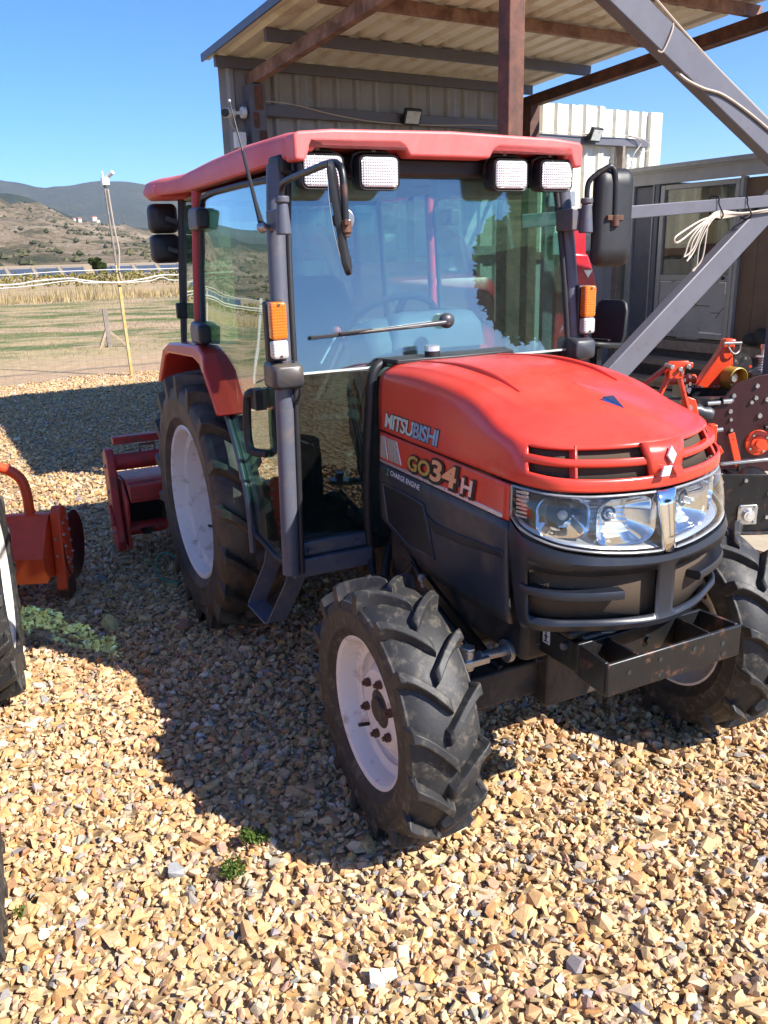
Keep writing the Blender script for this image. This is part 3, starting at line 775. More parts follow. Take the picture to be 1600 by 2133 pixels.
# rafters and columns
for a, m_ in ((.30, 'rustlight'), (4.16, 'rust')):
    ob('rafter', MB().bar(yl(a, -.35 if a < 1 else -.1, rz_(-.35)-.21), yl(a, 5.5, rz_(5.5)-.21), .09, .13), MT[m_], shed, bevel=.006)
ob('column', MB().bb((-.215, -5.105, -.27), (-.095, -4.995, rz_(5)-.02)), MT['rust'], shed, bevel=.008, label='dark rusty square column')
ob('column', MB().bb((4.07, -.32, -.27), (4.23, -.16, rz_(0)-.27)), MT['rust'], shed, bevel=.008)
ob('column', MB().bb((2.72, -5.13, -.27), (2.88, -4.97, rz_(5)-.02)), MT['greysteel'], shed, bevel=.008)
ob('column', MB().bb((.20, -.26, -.27), (.38, -.08, rz_(0)-.27)), MT['greysteel'], shed, bevel=.008, label='grey back column with flaking rust')
rp = MB()
for (a, z, w, h) in ((.30, 3.25, .10, .24), (.26, 3.03, .07, .16), (.33, 2.75, .09, .36), (.28, 2.45, .06, .22)):
    rp.prism(rrect(w, h, .02, 3), yl(a, .262, z), (1, 0, 0), (0, 0, 1), yl(0, .003, 0))
ob('rust_patch', rp, MT['rust'], shed, smooth=0)
# braces: upper and lower legs of the side frame and the tie between
def brace(p, q, w, h, name, mat='greysteel'):
    return ob(name, MB().bar(p, q, w, h, (0, 1, 0)), MT[mat], shed, bevel=.01)
brace(yl(-.10, 5.05, 3.56), yl(2.80, 5.05, 2.14), .205, .10, 'brace')
brace(yl(-.06, 5.03, .05), yl(2.80, 5.03, 2.10), .185, .09, 'brace')
ob('tie_beam', MB().bar(yl(-.08, 5.06, 1.785), yl(2.78, 5.06, 1.945), .07, .088), MT['greysteel'], shed, bevel=.006)

# back wall
wall = thing('corrugated_wall', 'light corrugated sheet metal wall behind the shed and tractor', 'wall', SHED, YA)
wall.scale = (SK, SK, SK)
def wsheet(a0, w, z0, z1, b, mat, name='wall_sheet'):
    prof = corr(a0, w, PIT, .045, .16, .038); n = len(prof); out = 1
    A = [yl(p[0], b + p[1]*out, z0) for p in prof]; B = [yl(p[0], b + p[1]*out, z1) for p in prof]; th = yl(0, -.002, 0)
    mb = MB().add(A + B + [v + th for v in A] + [v + th for v in B], [(i, i+1, n+i+1, n+i) for i in range(n-1)] + [(2*n+i+1, 2*n+i, 3*n+i, 3*n+i+1) for i in range(n-1)] + [(n+i, n+i+1, 3*n+i+1, 3*n+i) for i in range(n-1)] + [(0, n, 3*n, 2*n), (n-1, 3*n-1, 4*n-1, 2*n-1)])
    return ob(name, mb, MT[mat], wall, smooth=20)
x = -.05
for k in range(6):
    w = PIT*4 if k < 5 else .50
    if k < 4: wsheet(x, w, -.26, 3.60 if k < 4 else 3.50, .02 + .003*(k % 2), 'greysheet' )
    else: wsheet(x, w, -.26, 3.49 + .01*(k % 2), .02 + .003*(k % 2), 'cream')
    x += w
x = 4.142
wsheet(5.24 + .26, PIT*4.0, -.26, 3.47, .028, 'cream'); 
ob('edge_trim', MB().bb((6.56, -.09, -.27), (6.80, -.01, 3.47)), MT['cream'], wall, bevel=.01)
ob('rail', MB().bb((.14, -.17, 3.09), (3.98, -.075, 3.21)), MT['greysteel'], wall, bevel=.006)
ob('rail', MB().bb((4.26, -.16, 2.98), (6.46, -.075, 3.09)), MT['greysteel'], wall, bevel=.006)
ob('rail', MB().bb((.2, -.17, 1.55), (3.98, -.075, 1.67)), MT['greysteel'], wall, bevel=.006)
ob('rail', MB().bb((4.3, -.16, 1.46), (6.1, -.075, 1.57)), MT['rustlight'], wall, bevel=.006)
ob('post', MB().bb((5.90, -.20, -.27), (5.95, -.08, 2.98)), MT['woodgrey'], wall, bevel=.006)
ob('kick_panel', MB().bb((4.3, -.10, -.27), (5.92, -.078, 1.47)), MT['greysheet'], wall, smooth=0)
for k in range(7): ob('kick_rib', MB().bb((4.35+k*.23, -.12, -.27), (4.39+k*.23, -.098, 1.47)), MT['greysheet'], wall)

def floodlight(a, b, z, yaw, label):
    t = thing('floodlight', label, 'floodlight', yard(a, b, z), YA + yaw)
    rot = Matrix.Rotation(R(24), 3, 'X')
    f = lambda p: rot @ Vector(p)
    mb = MB(); mb.box(f((0, -.05, 0)), (.20, .045, .16), rot); ob('housing', mb, MT['blackp'], t, bevel=.008)
    ob('diffuser', MB().box(f((0, -.0745, 0)), (.165, .006, .12), rot), MT['mint'], t, bevel=.002)
    br = MB(); br.bar((-.108, .0, -.05), f((-.108, -.05, 0)), .012, .03); br.bar((.108, .0, -.05), f((.108, -.05, 0)), .012, .03); br.bar((-.11, 0, -.05), (.11, 0, -.05), .03, .012)
    ob('bracket', br, MT['blackm'], t)
floodlight(2.28, .20, 3.19, 0, 'black floodlight on the shaded grey wall above the cab')
floodlight(5.30, .19, 3.12, R(8), 'black floodlight on the sunlit cream wall')
def cable(name, pts, r_, label, mat='cable', world=False):
    o = ob(name, MB().tube([tuple(p) if world else tuple(yard(*p)) for p in crom(pts, 8)], r_, 6), MT[mat]); return tag(o, label, 'cable')
cable('cable', [(.26,.19,3.24),(.7,.19,3.225),(1.2,.19,3.15),(1.7,.19,3.10),(2.2,.19,3.09),(2.7,.19,3.10),(3.3,.19,3.13),(3.95,.19,3.14)], .006, 'thin pale cable running along the rail of the shaded wall')
cable('cable', [(4.3,.19,3.10),(5.2,.2,3.10),(6.0,.19,3.11),(6.25,.2,3.04),(6.1,.21,2.85),(6.05,.22,2.62)], .006, 'pale cable dangling from the rail on the sunlit wall')
cable('cable', [(6.0,.2,3.12),(6.3,.24,3.06),(6.42,.24,2.95),(6.2,.24,2.9)], .005, 'short pale cable loop at the end of the sunlit rail')
cam = thing('security_camera', 'small white security camera on the corner column of the shed', 'camera', yard(.06, .12, 3.10), YA)
ob('body', MB().cyl((-.03, -.03, 0), (-.15, -.16, -.02), .042), MT['white'], cam, bevel=.004)
ob('lens', MB().cyl((-.148, -.158, -.02), (-.160, -.171, -.022), .036), MT['blackp'], cam)
ob('mount', MB().cyl((.06, -.03, .01), (.10, -.03, .01), .05).bar((-.02, -.03, 0), (.08, -.03, .01), .025, .025), MT['white'], cam, bevel=.003)
jb = thing('junction_box', 'white square junction box with round plugs on the shed corner', 'box', yard(.09, .14, 2.83), YA)
ob('case', MB().bb((-.06, -.06, -.07), (.05, .0, .07)), MT['white'], jb, bevel=.006)
for z in (-.03, .03): ob('plug', MB().cyl((.05, -.03, z), (.062, -.03, z), .018), MT['blackp'], jb)
cable('cable', [(.0,.12,3.08),(.02,.14,2.98),(.08,.15,2.9)], .005, 'pale cable from the security camera to the junction box')
# cables on the braces
cable('cable', [(.28,5.11,3.30),(.50,5.112,3.27),(.80,5.112,3.27),(1.0,5.11,3.155),(1.6,5.09,2.845),(2.1,5.09,2.60),(2.6,5.09,2.355)], .008, 'pale cable lying along the top of the upper diagonal brace')
cable('cable', [(1.30,5.06,2.76),(1.36,5.11,2.70),(1.52,5.118,2.66),(1.75,5.112,2.63),(2.1,5.112,2.51),(2.6,5.112,2.30)], .009, 'white cable looping round the underside of the upper brace')
cable('cable', [(1.20,5.095,3.05),(1.17,5.112,2.98),(1.10,5.112,2.86),(1.06,5.10,2.86)], .005, 'pale tie wrapped round the upper diagonal brace')
for i, (dz, dx) in enumerate(((0, 0), (.010, .10), (-.008, .13), (.016, .20))):
    cable('cable', [(2.5,5.10,1.87),(2.1,5.12-dz,1.835),(1.80,5.12,1.83+dz),(1.60+dx*.4,5.13,1.76+dz),(1.42+dx,5.13+dz,1.66-dx*.7),(1.34+dx,5.13,1.63-dx),(1.32+dx*1.3,5.13,1.66-dx),(1.40+dx,5.13,1.705-dx*.4),(1.62+dx*.5,5.13,1.79),(1.85,5.12,1.815-dz),(2.15,5.11,1.83),(2.5,5.10,1.855)], .0055 if i else .0065,
          ['white coiled cable loop, lowest of the bundle under the tie beam', 'pale tan coiled cable in the bundle under the tie beam', 'tan cable loop hanging farthest right in the bundle under tie beam', 'uppermost cable loop of the bundle under the tie beam'][i], 'cable')
for a in (1.80, 2.13): cable('cable_tie', [(a, 5.06, 1.955), (a, 5.105, 1.945), (a+.005, 5.108, 1.90), (a+.02, 5.14, 1.82), (a+.02, 5.10, 1.79), (a+.01, 5.04, 1.82), (a, 5.018, 1.90), (a, 5.03, 1.95), (a, 5.06, 1.955)], .005, 'black cable tie round the tie beam, ' + ('left of the two' if a < 2 else 'right of the two'), 'blackp')

# ---- hut: its long side faces left (plane a = 6), runs towards the camera
hut = thing('site_hut', 'weathered grey site hut with glazed door right of the tractor', 'hut', SHED, YA)
hut.scale = (SK, SK, SK)
def hb(name, b0, b1, z0, z1, a0, a1, mat, bev=.004, **k): return ob(name, MB().bb((a0, -b1, z0), (a1, -b0, z1)), MT[mat], hut, bevel=bev, **k)
hb('back_wall', .30, 5.0, .2, 2.5, 8.0, 8.06, 'hutgrey')
hb('end_wall', .30, .36, .2, 2.5, 6.06, 8.0, 'hutgrey')
hb('end_wall', 4.94, 5.0, .2, 2.5, 6.06, 8.0, 'hutgrey')
hb('floor', .30, 5.0, .25, .36, 6.04, 8.0, 'wood')
ob('roof', MB().prism([(5.86, 2.60), (8.3, 2.72), (8.3, 2.78), (5.86, 2.66)], yl(0, .18, 0), (1, 0, 0), (0, 0, 1), yl(0, 5.0, 0)), MT['hutframe'], hut, bevel=.006)
hb('fascia', .26, 5.1, 2.42, 2.585, 5.93, 5.985, 'hutgrey')
hb('fascia_trim', .24, 5.12, 2.575, 2.61, 5.90, 5.95, 'hutframe')
hb('corner_post', .30, .40, .2, 2.42, 5.96, 6.06, 'hutframe')
hb('wall_panel', .40, .76, .33, 2.40, 6.0, 6.05, 'hutblue')
hb('jamb', .76, .86, .3, 2.42, 5.955, 6.06, 'hutblue')
hb('jamb', .762, .782, .3, 2.42, 5.94, 5.954, 'hutframe')
hb('jamb', 2.15, 2.20, .3, 2.42, 5.96, 6.06, 'hutframe')
hb('board', 2.20, 2.44, .36, 2.10, 6.02, 6.05, 'brown'); hb('board', 2.444, 4.94, .36, 2.10, 6.02, 6.05, 'brown')
hb('board', 2.20, 2.55, 2.12, 2.40, 6.025, 6.05, 'brown')
hb('transom', 2.2, 4.94, 2.10, 2.13, 5.98, 6.06, 'hutframe')
hb('window_pane', 2.56, 4.94, 2.14, 2.40, 6.03, 6.036, 'hutglass')
hb('sill_beam', .28, 5.02, .20, .33, 5.92, 6.06, 'woodgrey')
hb('skid', .2, 5.1, -.26, .19, 6.1, 6.3, 'woodgrey'); hb('skid', .2, 5.1, -.26, .19, 7.7, 7.9, 'woodgrey')
hb('step_board', .5, 3.2, .02, .10, 5.6, 5.9, 'woodgrey')
# door with glass over a patched lower panel
door = empty('door', parent=hut)
def db(name, b0, b1, z0, z1, a0, a1, mat, bev=.004): return ob(name, MB().bb((a0, -b1, z0), (a1, -b0, z1)), MT[mat], door, bevel=bev)
db('stile', .88, .95, .38, 2.40, 5.965, 6.03, 'hutframe'); db('stile', 2.08, 2.14, .38, 2.40, 5.965, 6.03, 'hutframe')
db('rail', .952, 2.078, 2.34, 2.40, 5.967, 6.028, 'hutframe'); db('rail', .952, 2.078, 1.14, 1.22, 5.967, 6.028, 'hutframe'); db('rail', .952, 2.078, .38, .45, 5.967, 6.028, 'hutframe')
db('pane', .952, 2.078, 1.222, 2.338, 6.0, 6.006, 'hutglass')
db('lower_panel', .952, 2.078, .452, 1.138, 5.985, 6.01, 'hutgrey')
db('patch', 1.32, 1.68, .36, .53, 5.972, 5.984, 'hutgrey')
fl = MB()
for (b, z, w, h) in ((1.05,1.128,.2,.012),(1.30,1.130,.12,.010),(1.75,1.128,.22,.012),(2.0,1.126,.12,.014),(1.78,.462,.30,.022),(1.98,.458,.14,.016),(1.12,.458,.14,.018),(2.05,1.05,.012,.14)):
    ob('flaked_paint', MB().bb((5.980, -b-w/2, z-h/2), (5.9845, -b+w/2, z+h/2)), MT['white'], door, smooth=0)
for pts in ([(1.36,.90),(1.5,.86),(1.62,.82),(1.82,.815)], [(1.30,.74),(1.45,.76),(1.62,.82)], [(1.38,.74),(1.39,.66),(1.36,.60)], [(1.85,.73),(1.97,.73),(2.05,.80)], [(1.93,.66),(1.99,.73)]):
    ob('crack', MB().tube([yl(5.9835, b, z) for b, z in pts], .004, 5), MT['ink'], door)
db('handle', 2.0, 2.03, 1.16, 1.20, 5.93, 5.966, 'blackp')
# behind the glass: curtains and a dark room
cu = MB(); G = []
for i in range(64):
    b = .96 + i*.0176; row = [yl(6.20 + .022*math.sin(i*.9) , b, 2.33), yl(6.20 + .03*math.sin(i*.9+.3), b, 1.62)]; G.append(row)
cu.grid(G)
o = ob('curtain', cu, MT['curtain'], hut, smooth=60); s_ = o.modifiers.new('solid', 'SOLIDIFY'); s_.thickness = .004
G = [[yl(6.22 + .022*math.sin(i*.8), 1.72 + i*.0176, 2.33), yl(6.22 + .03*math.sin(i*.8+.3), 1.72 + i*.0176, 1.0)] for i in range(22)]
o = ob('curtain', MB().grid(G), MT['curtain'], hut, smooth=60); s_ = o.modifiers.new('solid', 'SOLIDIFY'); s_.thickness = .004
hb('inner_board', .95, 1.2, .4, 1.6, 6.6, 6.62, 'mint'); hb('inner_board', 1.4, 1.75, .4, 1.55, 6.75, 6.77, 'mint')
bag = MB(); 
for (b, z, r_, s) in ((2.62,.44,.12,1.1),(2.80,.47,.15,.9),(3.0,.44,.14,1.1),(2.72,.52,.09,1.)): bag.ball((5.86, -b, z), r_, 14, (1.0, s, .72))
tag(ob('black_bundle', bag, MT['seat']), 'black bundled sheet lying on the hut sill', 'bundle'); bpy.context.view_layer.update()
bpy.data.objects['black_bundle'].scale = (SK, SK, SK); bpy.data.objects['black_bundle'].location = SHED; bpy.data.objects['black_bundle'].rotation_euler = (0, 0, YA)
# timber lying in front of the hut
for k, (b0, b1, z, a, lab) in enumerate(((.6, 2.9, .06, 5.35, 'pale plank lying on the ground before the hut, nearest the tractor'), (.4, 2.2, .07, 5.55, 'shorter grey plank lying close under the hut'), (1.6, 3.6, .13, 5.32, 'upper plank laid across the others before the hut'))):
    o = ob('plank', MB().bb((a-.09, -b1, z-.035), (a+.09, -b0, z+.035)), MT['wood' if k != 1 else 'woodgrey'], bevel=.005); o.location = SHED - Vector((0, 0, .21)); o.scale = (SK, SK, SK); o.rotation_euler = (0, 0, YA); tag(o, lab, 'plank')
# ------------------------------------------------------------------ the red tractor (x forward, y to its left, z up)
TR_LOC = Vector((-.232, 3.921, 0)); TR_YAW = R(-63.03)
TR = thing('tractor', 'red compact tractor with glazed cab and charcoal lower bodywork on the gravel', 'tractor', TR_LOC, TR_YAW)
def mir(L): return [(p[0], -p[1], p[2]) for p in L]
def both(L): return list(L) + mir(L[:-1])[::-1]       # right rear -> nose -> left rear

# ---- bonnet shell
A_ = [(1.085,-.302,1.048),(1.35,-.315,1.048),(1.65,-.328,1.049),(1.84,-.335,1.050),(1.93,-.325,1.048),(2.0,-.285,1.042),(2.042,-.22,1.037),(2.075,-.12,1.034),(2.09,0,1.033)]
B_ = [(1.085,-.302,1.09),(1.35,-.3145,1.09),(1.65,-.327,1.09),(1.84,-.3335,1.088),(1.93,-.325,1.085),(1.997,-.284,1.077),(2.038,-.219,1.071),(2.072,-.12,1.067),(2.087,0,1.066)]
C_ = [(1.085,-.300,1.165),(1.35,-.310,1.165),(1.65,-.319,1.16),(1.83,-.322,1.15),(1.905,-.308,1.146),(1.965,-.264,1.142),(2.008,-.197,1.139),(2.05,-.105,1.139),(2.068,0,1.139)]
DL = [(1.085,-.289,1.228),(1.35,-.297,1.238),(1.64,-.300,1.220),(1.80,-.294,1.182),(1.868,-.280,1.169),(1.930,-.240,1.160),(1.978,-.178,1.157),(2.024,-.094,1.158),(2.044,0,1.159)]
D_ = [(1.085,-.252,1.252),(1.35,-.256,1.264),(1.61,-.255,1.248),(1.76,-.246,1.210),(1.822,-.232,1.196),(1.880,-.198,1.186),(1.930,-.146,1.182),(1.975,-.076,1.183),(1.992,0,1.185)]
DT = [(1.085,-.226,1.258),(1.35,-.228,1.272),(1.59,-.226,1.259),(1.735,-.215,1.226),(1.795,-.198,1.212),(1.845,-.164,1.203),(1.892,-.119,1.199),(1.932,-.062,1.199),(1.947,0,1.200)]
E_ = [(1.085,0,1.263),(1.33,0,1.284),(1.50,0,1.284),(1.60,0,1.270),(1.64,0,1.264),(1.67,0,1.259),(1.70,0,1.253),(1.73,0,1.249),(1.75,0,1.245)]
NS, NV = 8, 5
levels = [crom(both(L), NS) for L in (A_, B_, C_, DL, D_, DT)]
elev = crom(E_, NS); elev = elev + elev[:-1][::-1]
dtl = levels[5]; levels.append([(dtl[i]*.52 + elev[i]*.48) + np.array((0, 0, .0035)) for i in range(len(elev))])
levels.append(elev)
cols_ = [crom([lv[i] for lv in levels], NV) for i in range(len(levels[0]))]     # per station: A..E
nst, nrow = len(cols_), len(cols_[0]); mid = (nst-1)//2
mb = MB(); mb.v = [tuple(p) for c in cols_ for p in c]
open0 = NS*4 + 1
for i in range(nst-1):
    for j in range(nrow-1):
        if NV <= j < 2*NV and open0 <= i < nst-1-open0: continue
        mb.f.append((i*nrow+j, i*nrow+j+1, (i+1)*nrow+j+1, (i+1)*nrow+j))
def shell(name, mb, mat, parent, th=.008, smooth=40, merge=True):
    me = bpy.data.meshes.new(name); me.from_pydata(mb.v, [], mb.f)
    bm = bmesh.new(); bm.from_mesh(me)
    if merge: bmesh.ops.remove_doubles(bm, verts=bm.verts[:], dist=.0004)
    for v in [v for v in bm.verts if not v.link_faces]: bm.verts.remove(v)
    bmesh.ops.recalc_face_normals(bm, faces=bm.faces[:])
    c = sum((f.calc_center_median() for f in bm.faces), Vector())/len(bm.faces)
    s_ = sum((f.normal.dot(f.calc_center_median()-c)*f.calc_area() for f in bm.faces))
    if s_ < 0: bmesh.ops.reverse_faces(bm, faces=bm.faces[:])
    bm.to_mesh(me); bm.free(); me.materials.append(mat)
    me.shade_smooth(); me.set_sharp_from_angle(angle=R(smooth))
    o = bpy.data.objects.new(name, me); COL.objects.link(o); o.parent = parent
    if th:
        m = o.modifiers.new('solid', 'SOLIDIFY'); m.thickness = th; m.offset = -1
    return o
hood = shell('bonnet', mb, MT['red'], TR)
HOODBVH = BVHTree.FromPolygons([Vector(v) for v in mb.v], mb.f)

# raised creases along the bonnet top
for s in (-1, 1):
    P = crom([(1.12, s*.155, 1.2635), (1.40, s*.165, 1.276), (1.58, s*.172, 1.266), (1.70, s*.175, 1.240)], 8)
    ob('crease', MB().tube([tuple(p) for p in P], [.002 + .010*math.sin(PI*min(1, .12 + i/len(P)*.88)) for i in range(len(P))], 8), MT['red'], hood, smooth=80)
def lev(L, i, dx=0, ky=1., dz=0): p = L[i]; return (p[0]+dx, p[1]*ky, p[2]+dz)
# woven mesh behind the upper grille
G = [[lev(levels[1], i, -.020, .95, -.012), lev(levels[2], i, -.018, .95, .006)] for i in range(open0-6, nst-open0+6)]
shell('grille_mesh', MB().grid(G), MT['mesh'], TR, .002)
# grille bars follow the nose
def along(L0, L1, t, i0, i1, dx0, dx1, hz):
    rings = []
    for i in range(i0, i1+1):
        p = np.array(L0[i])*(1-t) + np.array(L1[i])*t
        q = np.array(L0[min(i+1, nst-1)])*(1-t) + np.array(L1[min(i+1, nst-1)])*t; d = q-p; nrm = np.array((-d[1], d[0], 0.)); nrm /= (np.linalg.norm(nrm)+1e-9)
        if nrm[0] < 0: nrm = -nrm
        if abs(p[1]) > .3: nrm = np.array((nrm[0], nrm[1], 0))
        prof = [(dx0, -hz), (dx0, hz*.8), (dx1-.004, hz), (dx1, hz*.3), (dx1, -hz*.6), (dx1-.005, -hz)]
        rings.append([tuple(p + nrm*a + np.array((0, 0, b))) for a, b in prof])
    return MB().loft(rings)
iE = mid - 4
# normals on the left half point the other way round, so the left bar is the mirrored right one
bar = along(levels[1], levels[2], .50, open0-1, iE, -.016, .005, .0105)
ob('grille_bar', bar, MT['red'], TR, smooth=50)
mbm = MB(); mbm.v = mir(bar.v); mbm.f = [f[::-1] for f in bar.f]; ob('grille_bar', mbm, MT['red'], TR, smooth=50)
for i in (open0+13, nst-1-open0-13):
    p, q = np.array(levels[1][i]), np.array(levels[2][i]); t_ = np.array((1., -1. if p[1] < 0 else 1., 0))*.7
    ob('grille_strut', MB().bar(p - np.array((.014, 0, .004)), q - np.array((.016, 0, -.004)), .008, .024, (1, 0, 0)), MT['red'], TR, bevel=.002)
# emblem panel
G = []
for k in range(9):
    y = -1 + 2*k/8
    G.append([(2.091 - .010*y*y, y*.050, 1.060), (2.092 - .010*y*y, y*.055, 1.085), (2.088 - .010*y*y, y*.063, 1.115), (2.076 - .010*y*y, y*.070, 1.150)])
shell('emblem_panel', MB().grid(G), MT['red'], TR, .02, 60)
ep = Vector((2.0995, .004, 1.090)); eup = Vector((-.20, 0, 1)).normalized(); es = Vector((0, 1, 0)); en = Vector((1, 0, .2)).normalized()
emb = empty('emblem', parent=TR)
for rot, m_, th in ((0, 'emblem', .007), (120, 'emblem', .007), (-120, 'red', .0015)):
    pts = []
    for (x, y) in ((0, .05), (.5, .89), (0, 1.73), (-.5, .89)):
        c, s = math.cos(R(rot)), math.sin(R(rot)); x, y = x*.031, y*.0285; pts.append((x*c - y*s, x*s + y*c))
    # the y axis of the tractor points to the left, so flip to read from the front
    o = ob('diamond', MB().prism([(-a, b) for a, b in pts], ep - en*.004, es*-1, eup, en*th), MT[m_], emb, smooth=0, bevel=.001, seg=1)
    if rot == -120: o['label'] = 'bare red patch where the third diamond fell off'
# small badge on the bonnet top
bz = lambda x: 1.2105 + (1.90-x)*.232
ob('badge', MB().add([(1.862,-.022,bz(1.862)+.001),(1.862,.022,bz(1.862)+.001),(1.925,0,bz(1.925)+.001),(1.858,-.020,bz(1.858)+.012),(1.858,.020,bz(1.858)+.012),(1.922,0,bz(1.922)+.004)], [(0,2,1),(3,4,5),(0,1,4,3),(1,2,5,4),(2,0,3,5)]), MT['badge'], TR, smooth=0, bevel=.002)

# ---- headlamps
A2 = [(1.893,-.336,1.043),(1.935,-.325,1.041),(2.0,-.285,1.035),(2.042,-.22,1.030),(2.066,-.15,1.028),(2.083,-.075,1.027),(2.09,0,1.026)]
G_ = [(1.893,-.338,.955),(1.945,-.335,.925),(2.02,-.297,.903),(2.068,-.232,.889),(2.095,-.155,.878),(2.111,-.078,.871),(2.116,0,.867)]
H_ = [(1.90,-.343,.845),(1.955,-.336,.838),(2.02,-.298,.833),(2.066,-.235,.829),(2.090,-.158,.825),(2.104,-.08,.822),(2.108,0,.82)]
F1 = [(1.925,-.342,.715),(1.96,-.333,.708),(2.01,-.297,.703),(2.045,-.236,.700),(2.082,-.158,.70),(2.104,-.08,.70),(2.113,0,.70)]
F_ = [(1.94,-.335,.668),(1.965,-.325,.667),(2.005,-.29,.666),(2.035,-.235,.666),(2.075,-.158,.666),(2.104,-.08,.667),(2.116,0,.668)]
fa, fg, fh, f1, ff = [crom(both(L), 8) for L in (A2, G_, H_, F1, F_)]
fn = len(fa); fm = (fn-1)//2
def inset(p, d, c=(1.7, 0)):
    v = np.array((p[0]-c[0], p[1]-c[1])); v /= np.linalg.norm(v); return np.array((p[0]-v[0]*d, p[1]-v[1]*d, p[2]))
def lampset(sgn):
    t = empty('headlight', parent=TR)
    i0, i1 = (0, fm-2) if sgn < 0 else (fm+2, fn-1)
    G = [[fa[i]*(1-k/4) + fg[i]*k/4 + inset(fa[i], -.006*math.sin(PI*k/4)) - fa[i] for k in range(5)] for i in range(i0, i1+1)]
    shell('lens', MB().grid(G), MT['lens'], t, .003, 60)
    # rim of the lens
    rim = [tuple(inset(fa[i], .003) - np.array((0, 0, .004))) for i in range(i0, i1+1)] + [tuple(inset(fg[i], .003) + np.array((0, 0, .005))) for i in range(i1, i0-1, -1)]
    ob('lens_rim', MB().tube(rim, .0035, 6, closed=True), MT['lensgrey'], t)
    # back shell with horizontal steps
    G = []
    for i in range(i0, i1+1):
        row = []
        for k in range(25):
            s = k/24; d = .020 + .060*math.sin(PI*s)**.6 + (.003 if k % 2 else 0)
            p = fa[i]*(1-s) + fg[i]*s; q = inset(p, d); q[2] += -.012*(1-s)**3 + .008*s**3
            row.append(q)
        G.append(row)
    shell('reflector_shell', MB().grid(G), MT['chrome_soft'], t, .001, 30)
    def bowl(name, c, nrm, w, h, depth, mat, facets=0):
        c = Vector(c); nrm = Vector(nrm).normalized(); sx = nrm.cross(Vector((0, 0, 1))).normalized(); sz = sx.cross(nrm)
        rings = []
        for k in range(9):
            u = k/8; sc = u**.5 if k else .05
            rings.append([c - nrm*depth*(1-u) + sx*a*sc + sz*b*sc for a, b in rrect(w, h, min(w, h)*.34, 6)])
        rings.append([c + nrm*.004 + sx*a*1.06 + sz*b*1.06 for a, b in rrect(w, h, min(w, h)*.34, 6)])
        o = shell(name, MB().loft(rings, True, False), MT[mat], t, 0, 50, False)
        if facets:
            for k in range(facets):
                x = (-.5 + (k+1)/(facets+1))*w
                P = [c + sx*x + sz*h*(-.45+.9*j/8) - nrm*depth*(1-((x/(w*.5))**2+((-.45+.9*j/8)*2)**2)*.5)*.9 for j in range(9)]
                ob('facet_ridge', MB().tube(P, .0013, 5), MT['chrome_soft'], t)
        return c, nrm
    c, n_ = bowl('reflector', (2.066, sgn*.108, .952), (1, sgn*.20, -.02), .160, .118, .066, 'chrome', 5)
    ob('bulb', MB().cyl(c - n_*.055 + Vector((0, sgn*.030, .012)), c - n_*.018 + Vector((0, sgn*.030, .012)), .011, .009, 14).ball(c - n_*.018 + Vector((0, sgn*.030, .012)), .0095, 12), MT['chrome_soft'], t)
    ob('bulb_ring', MB().lathe([(.0185, 0), (.021, .004), (.018, .006), (.013, .004)], c - n_*.045 + Vector((0, sgn*.030, .012)), n_, 24), MT['blackp'], t)
    c, n_ = bowl('indicator_bowl', (2.000, sgn*.255, .968), (.80, sgn*.60, .02), .125, .100, .055, 'chrome')
    ob('indicator_bulb', MB().ball(c - n_*.026, .014, 14), MT['clearlens'], t)
    # side ribs by the outer end
    for k in range(7):
        z = 1.026 - k*.0105
        ob('lens_rib', MB().bar((1.903, sgn*.326, z), (1.935, sgn*.316, z-.001), .006, .006), MT['chrome_soft'], t)
    return t
lampset(-1); lampset(1)
G = [[fa[i]*(1-k/4) + fg[i]*k/4 + np.array((.003, 0, 0)) for k in range(5)] for i in range(fm-4, fm+5)]
for i, row in enumerate(G):
    for k, p in enumerate(row): p[1] *= .85 - .48*k/4
shell('chrome_strip', MB().grid(G), MT['chrome'], TR, .012, 60)
# closing panel behind the lamps
ob('lamp_backing', MB().prism([(1.80,-.32),(1.90,-.315),(1.97,-.25),(2.01,0),(1.97,.25),(1.90,.315),(1.80,.32)], (0,0,.86), (1,0,0), (0,1,0), (0,0,.185)), MT['blackp'], TR, smooth=0)

# ---- charcoal nose fascia with lower grille
rows = []
for i in range(fn):
    g, h = fg[i].copy(), fh[i]
    g2 = g + np.array((0, 0, -.006)); gm = inset(g*.55 + h*.45, -.012); hm = inset(h, -.004)
    rows.append([inset(g2, .010), inset(g2, -.004), gm, hm, f1[i], inset(ff[i]*.5+f1[i]*.5, -.006), ff[i], inset(ff[i], .03)])
mb = MB(); nr = 8; mb.v = [tuple(p) for r_ in rows for p in r_]
for i in range(fn-1):
    for j in range(nr-1):
        y = abs(.5*(fh[i][1] + fh[i+1][1]))
        if j == 3 and 9 <= i < fn-10 and y > .034: continue
        mb.f.append((i*nr+j, i*nr+j+1, (i+1)*nr+j+1, (i+1)*nr+j))
shell('fascia', mb, MT['fascia'], TR, .010, 32)
G = [[inset(fh[i], .030) + np.array((0, 0, .02)), inset(f1[i], .030) + np.array((0, 0, -.02))] for i in range(4, fn-4)]
shell('lower_mesh', MB().grid(G), MT['mesh'], TR, .002)
for sgn in (-1, 1):
    rings = []
    idx = range(6, fm-12) if sgn < 0 else range(fn-7, fm+12, -1)
    for i in idx:
        p = fh[i]*.55 + f1[i]*.45; p = inset(p, -.012); s = 1.0
        rings.append([tuple(inset(p, d) + np.array((0, 0, z))) for d, z in ((.040, -.012), (.040, .010), (.004, .012), (0, .004), (.002, -.010), (.010, -.014))])
    ob('fascia_bar', MB().loft(rings), MT['fascia'], TR, smooth=50)

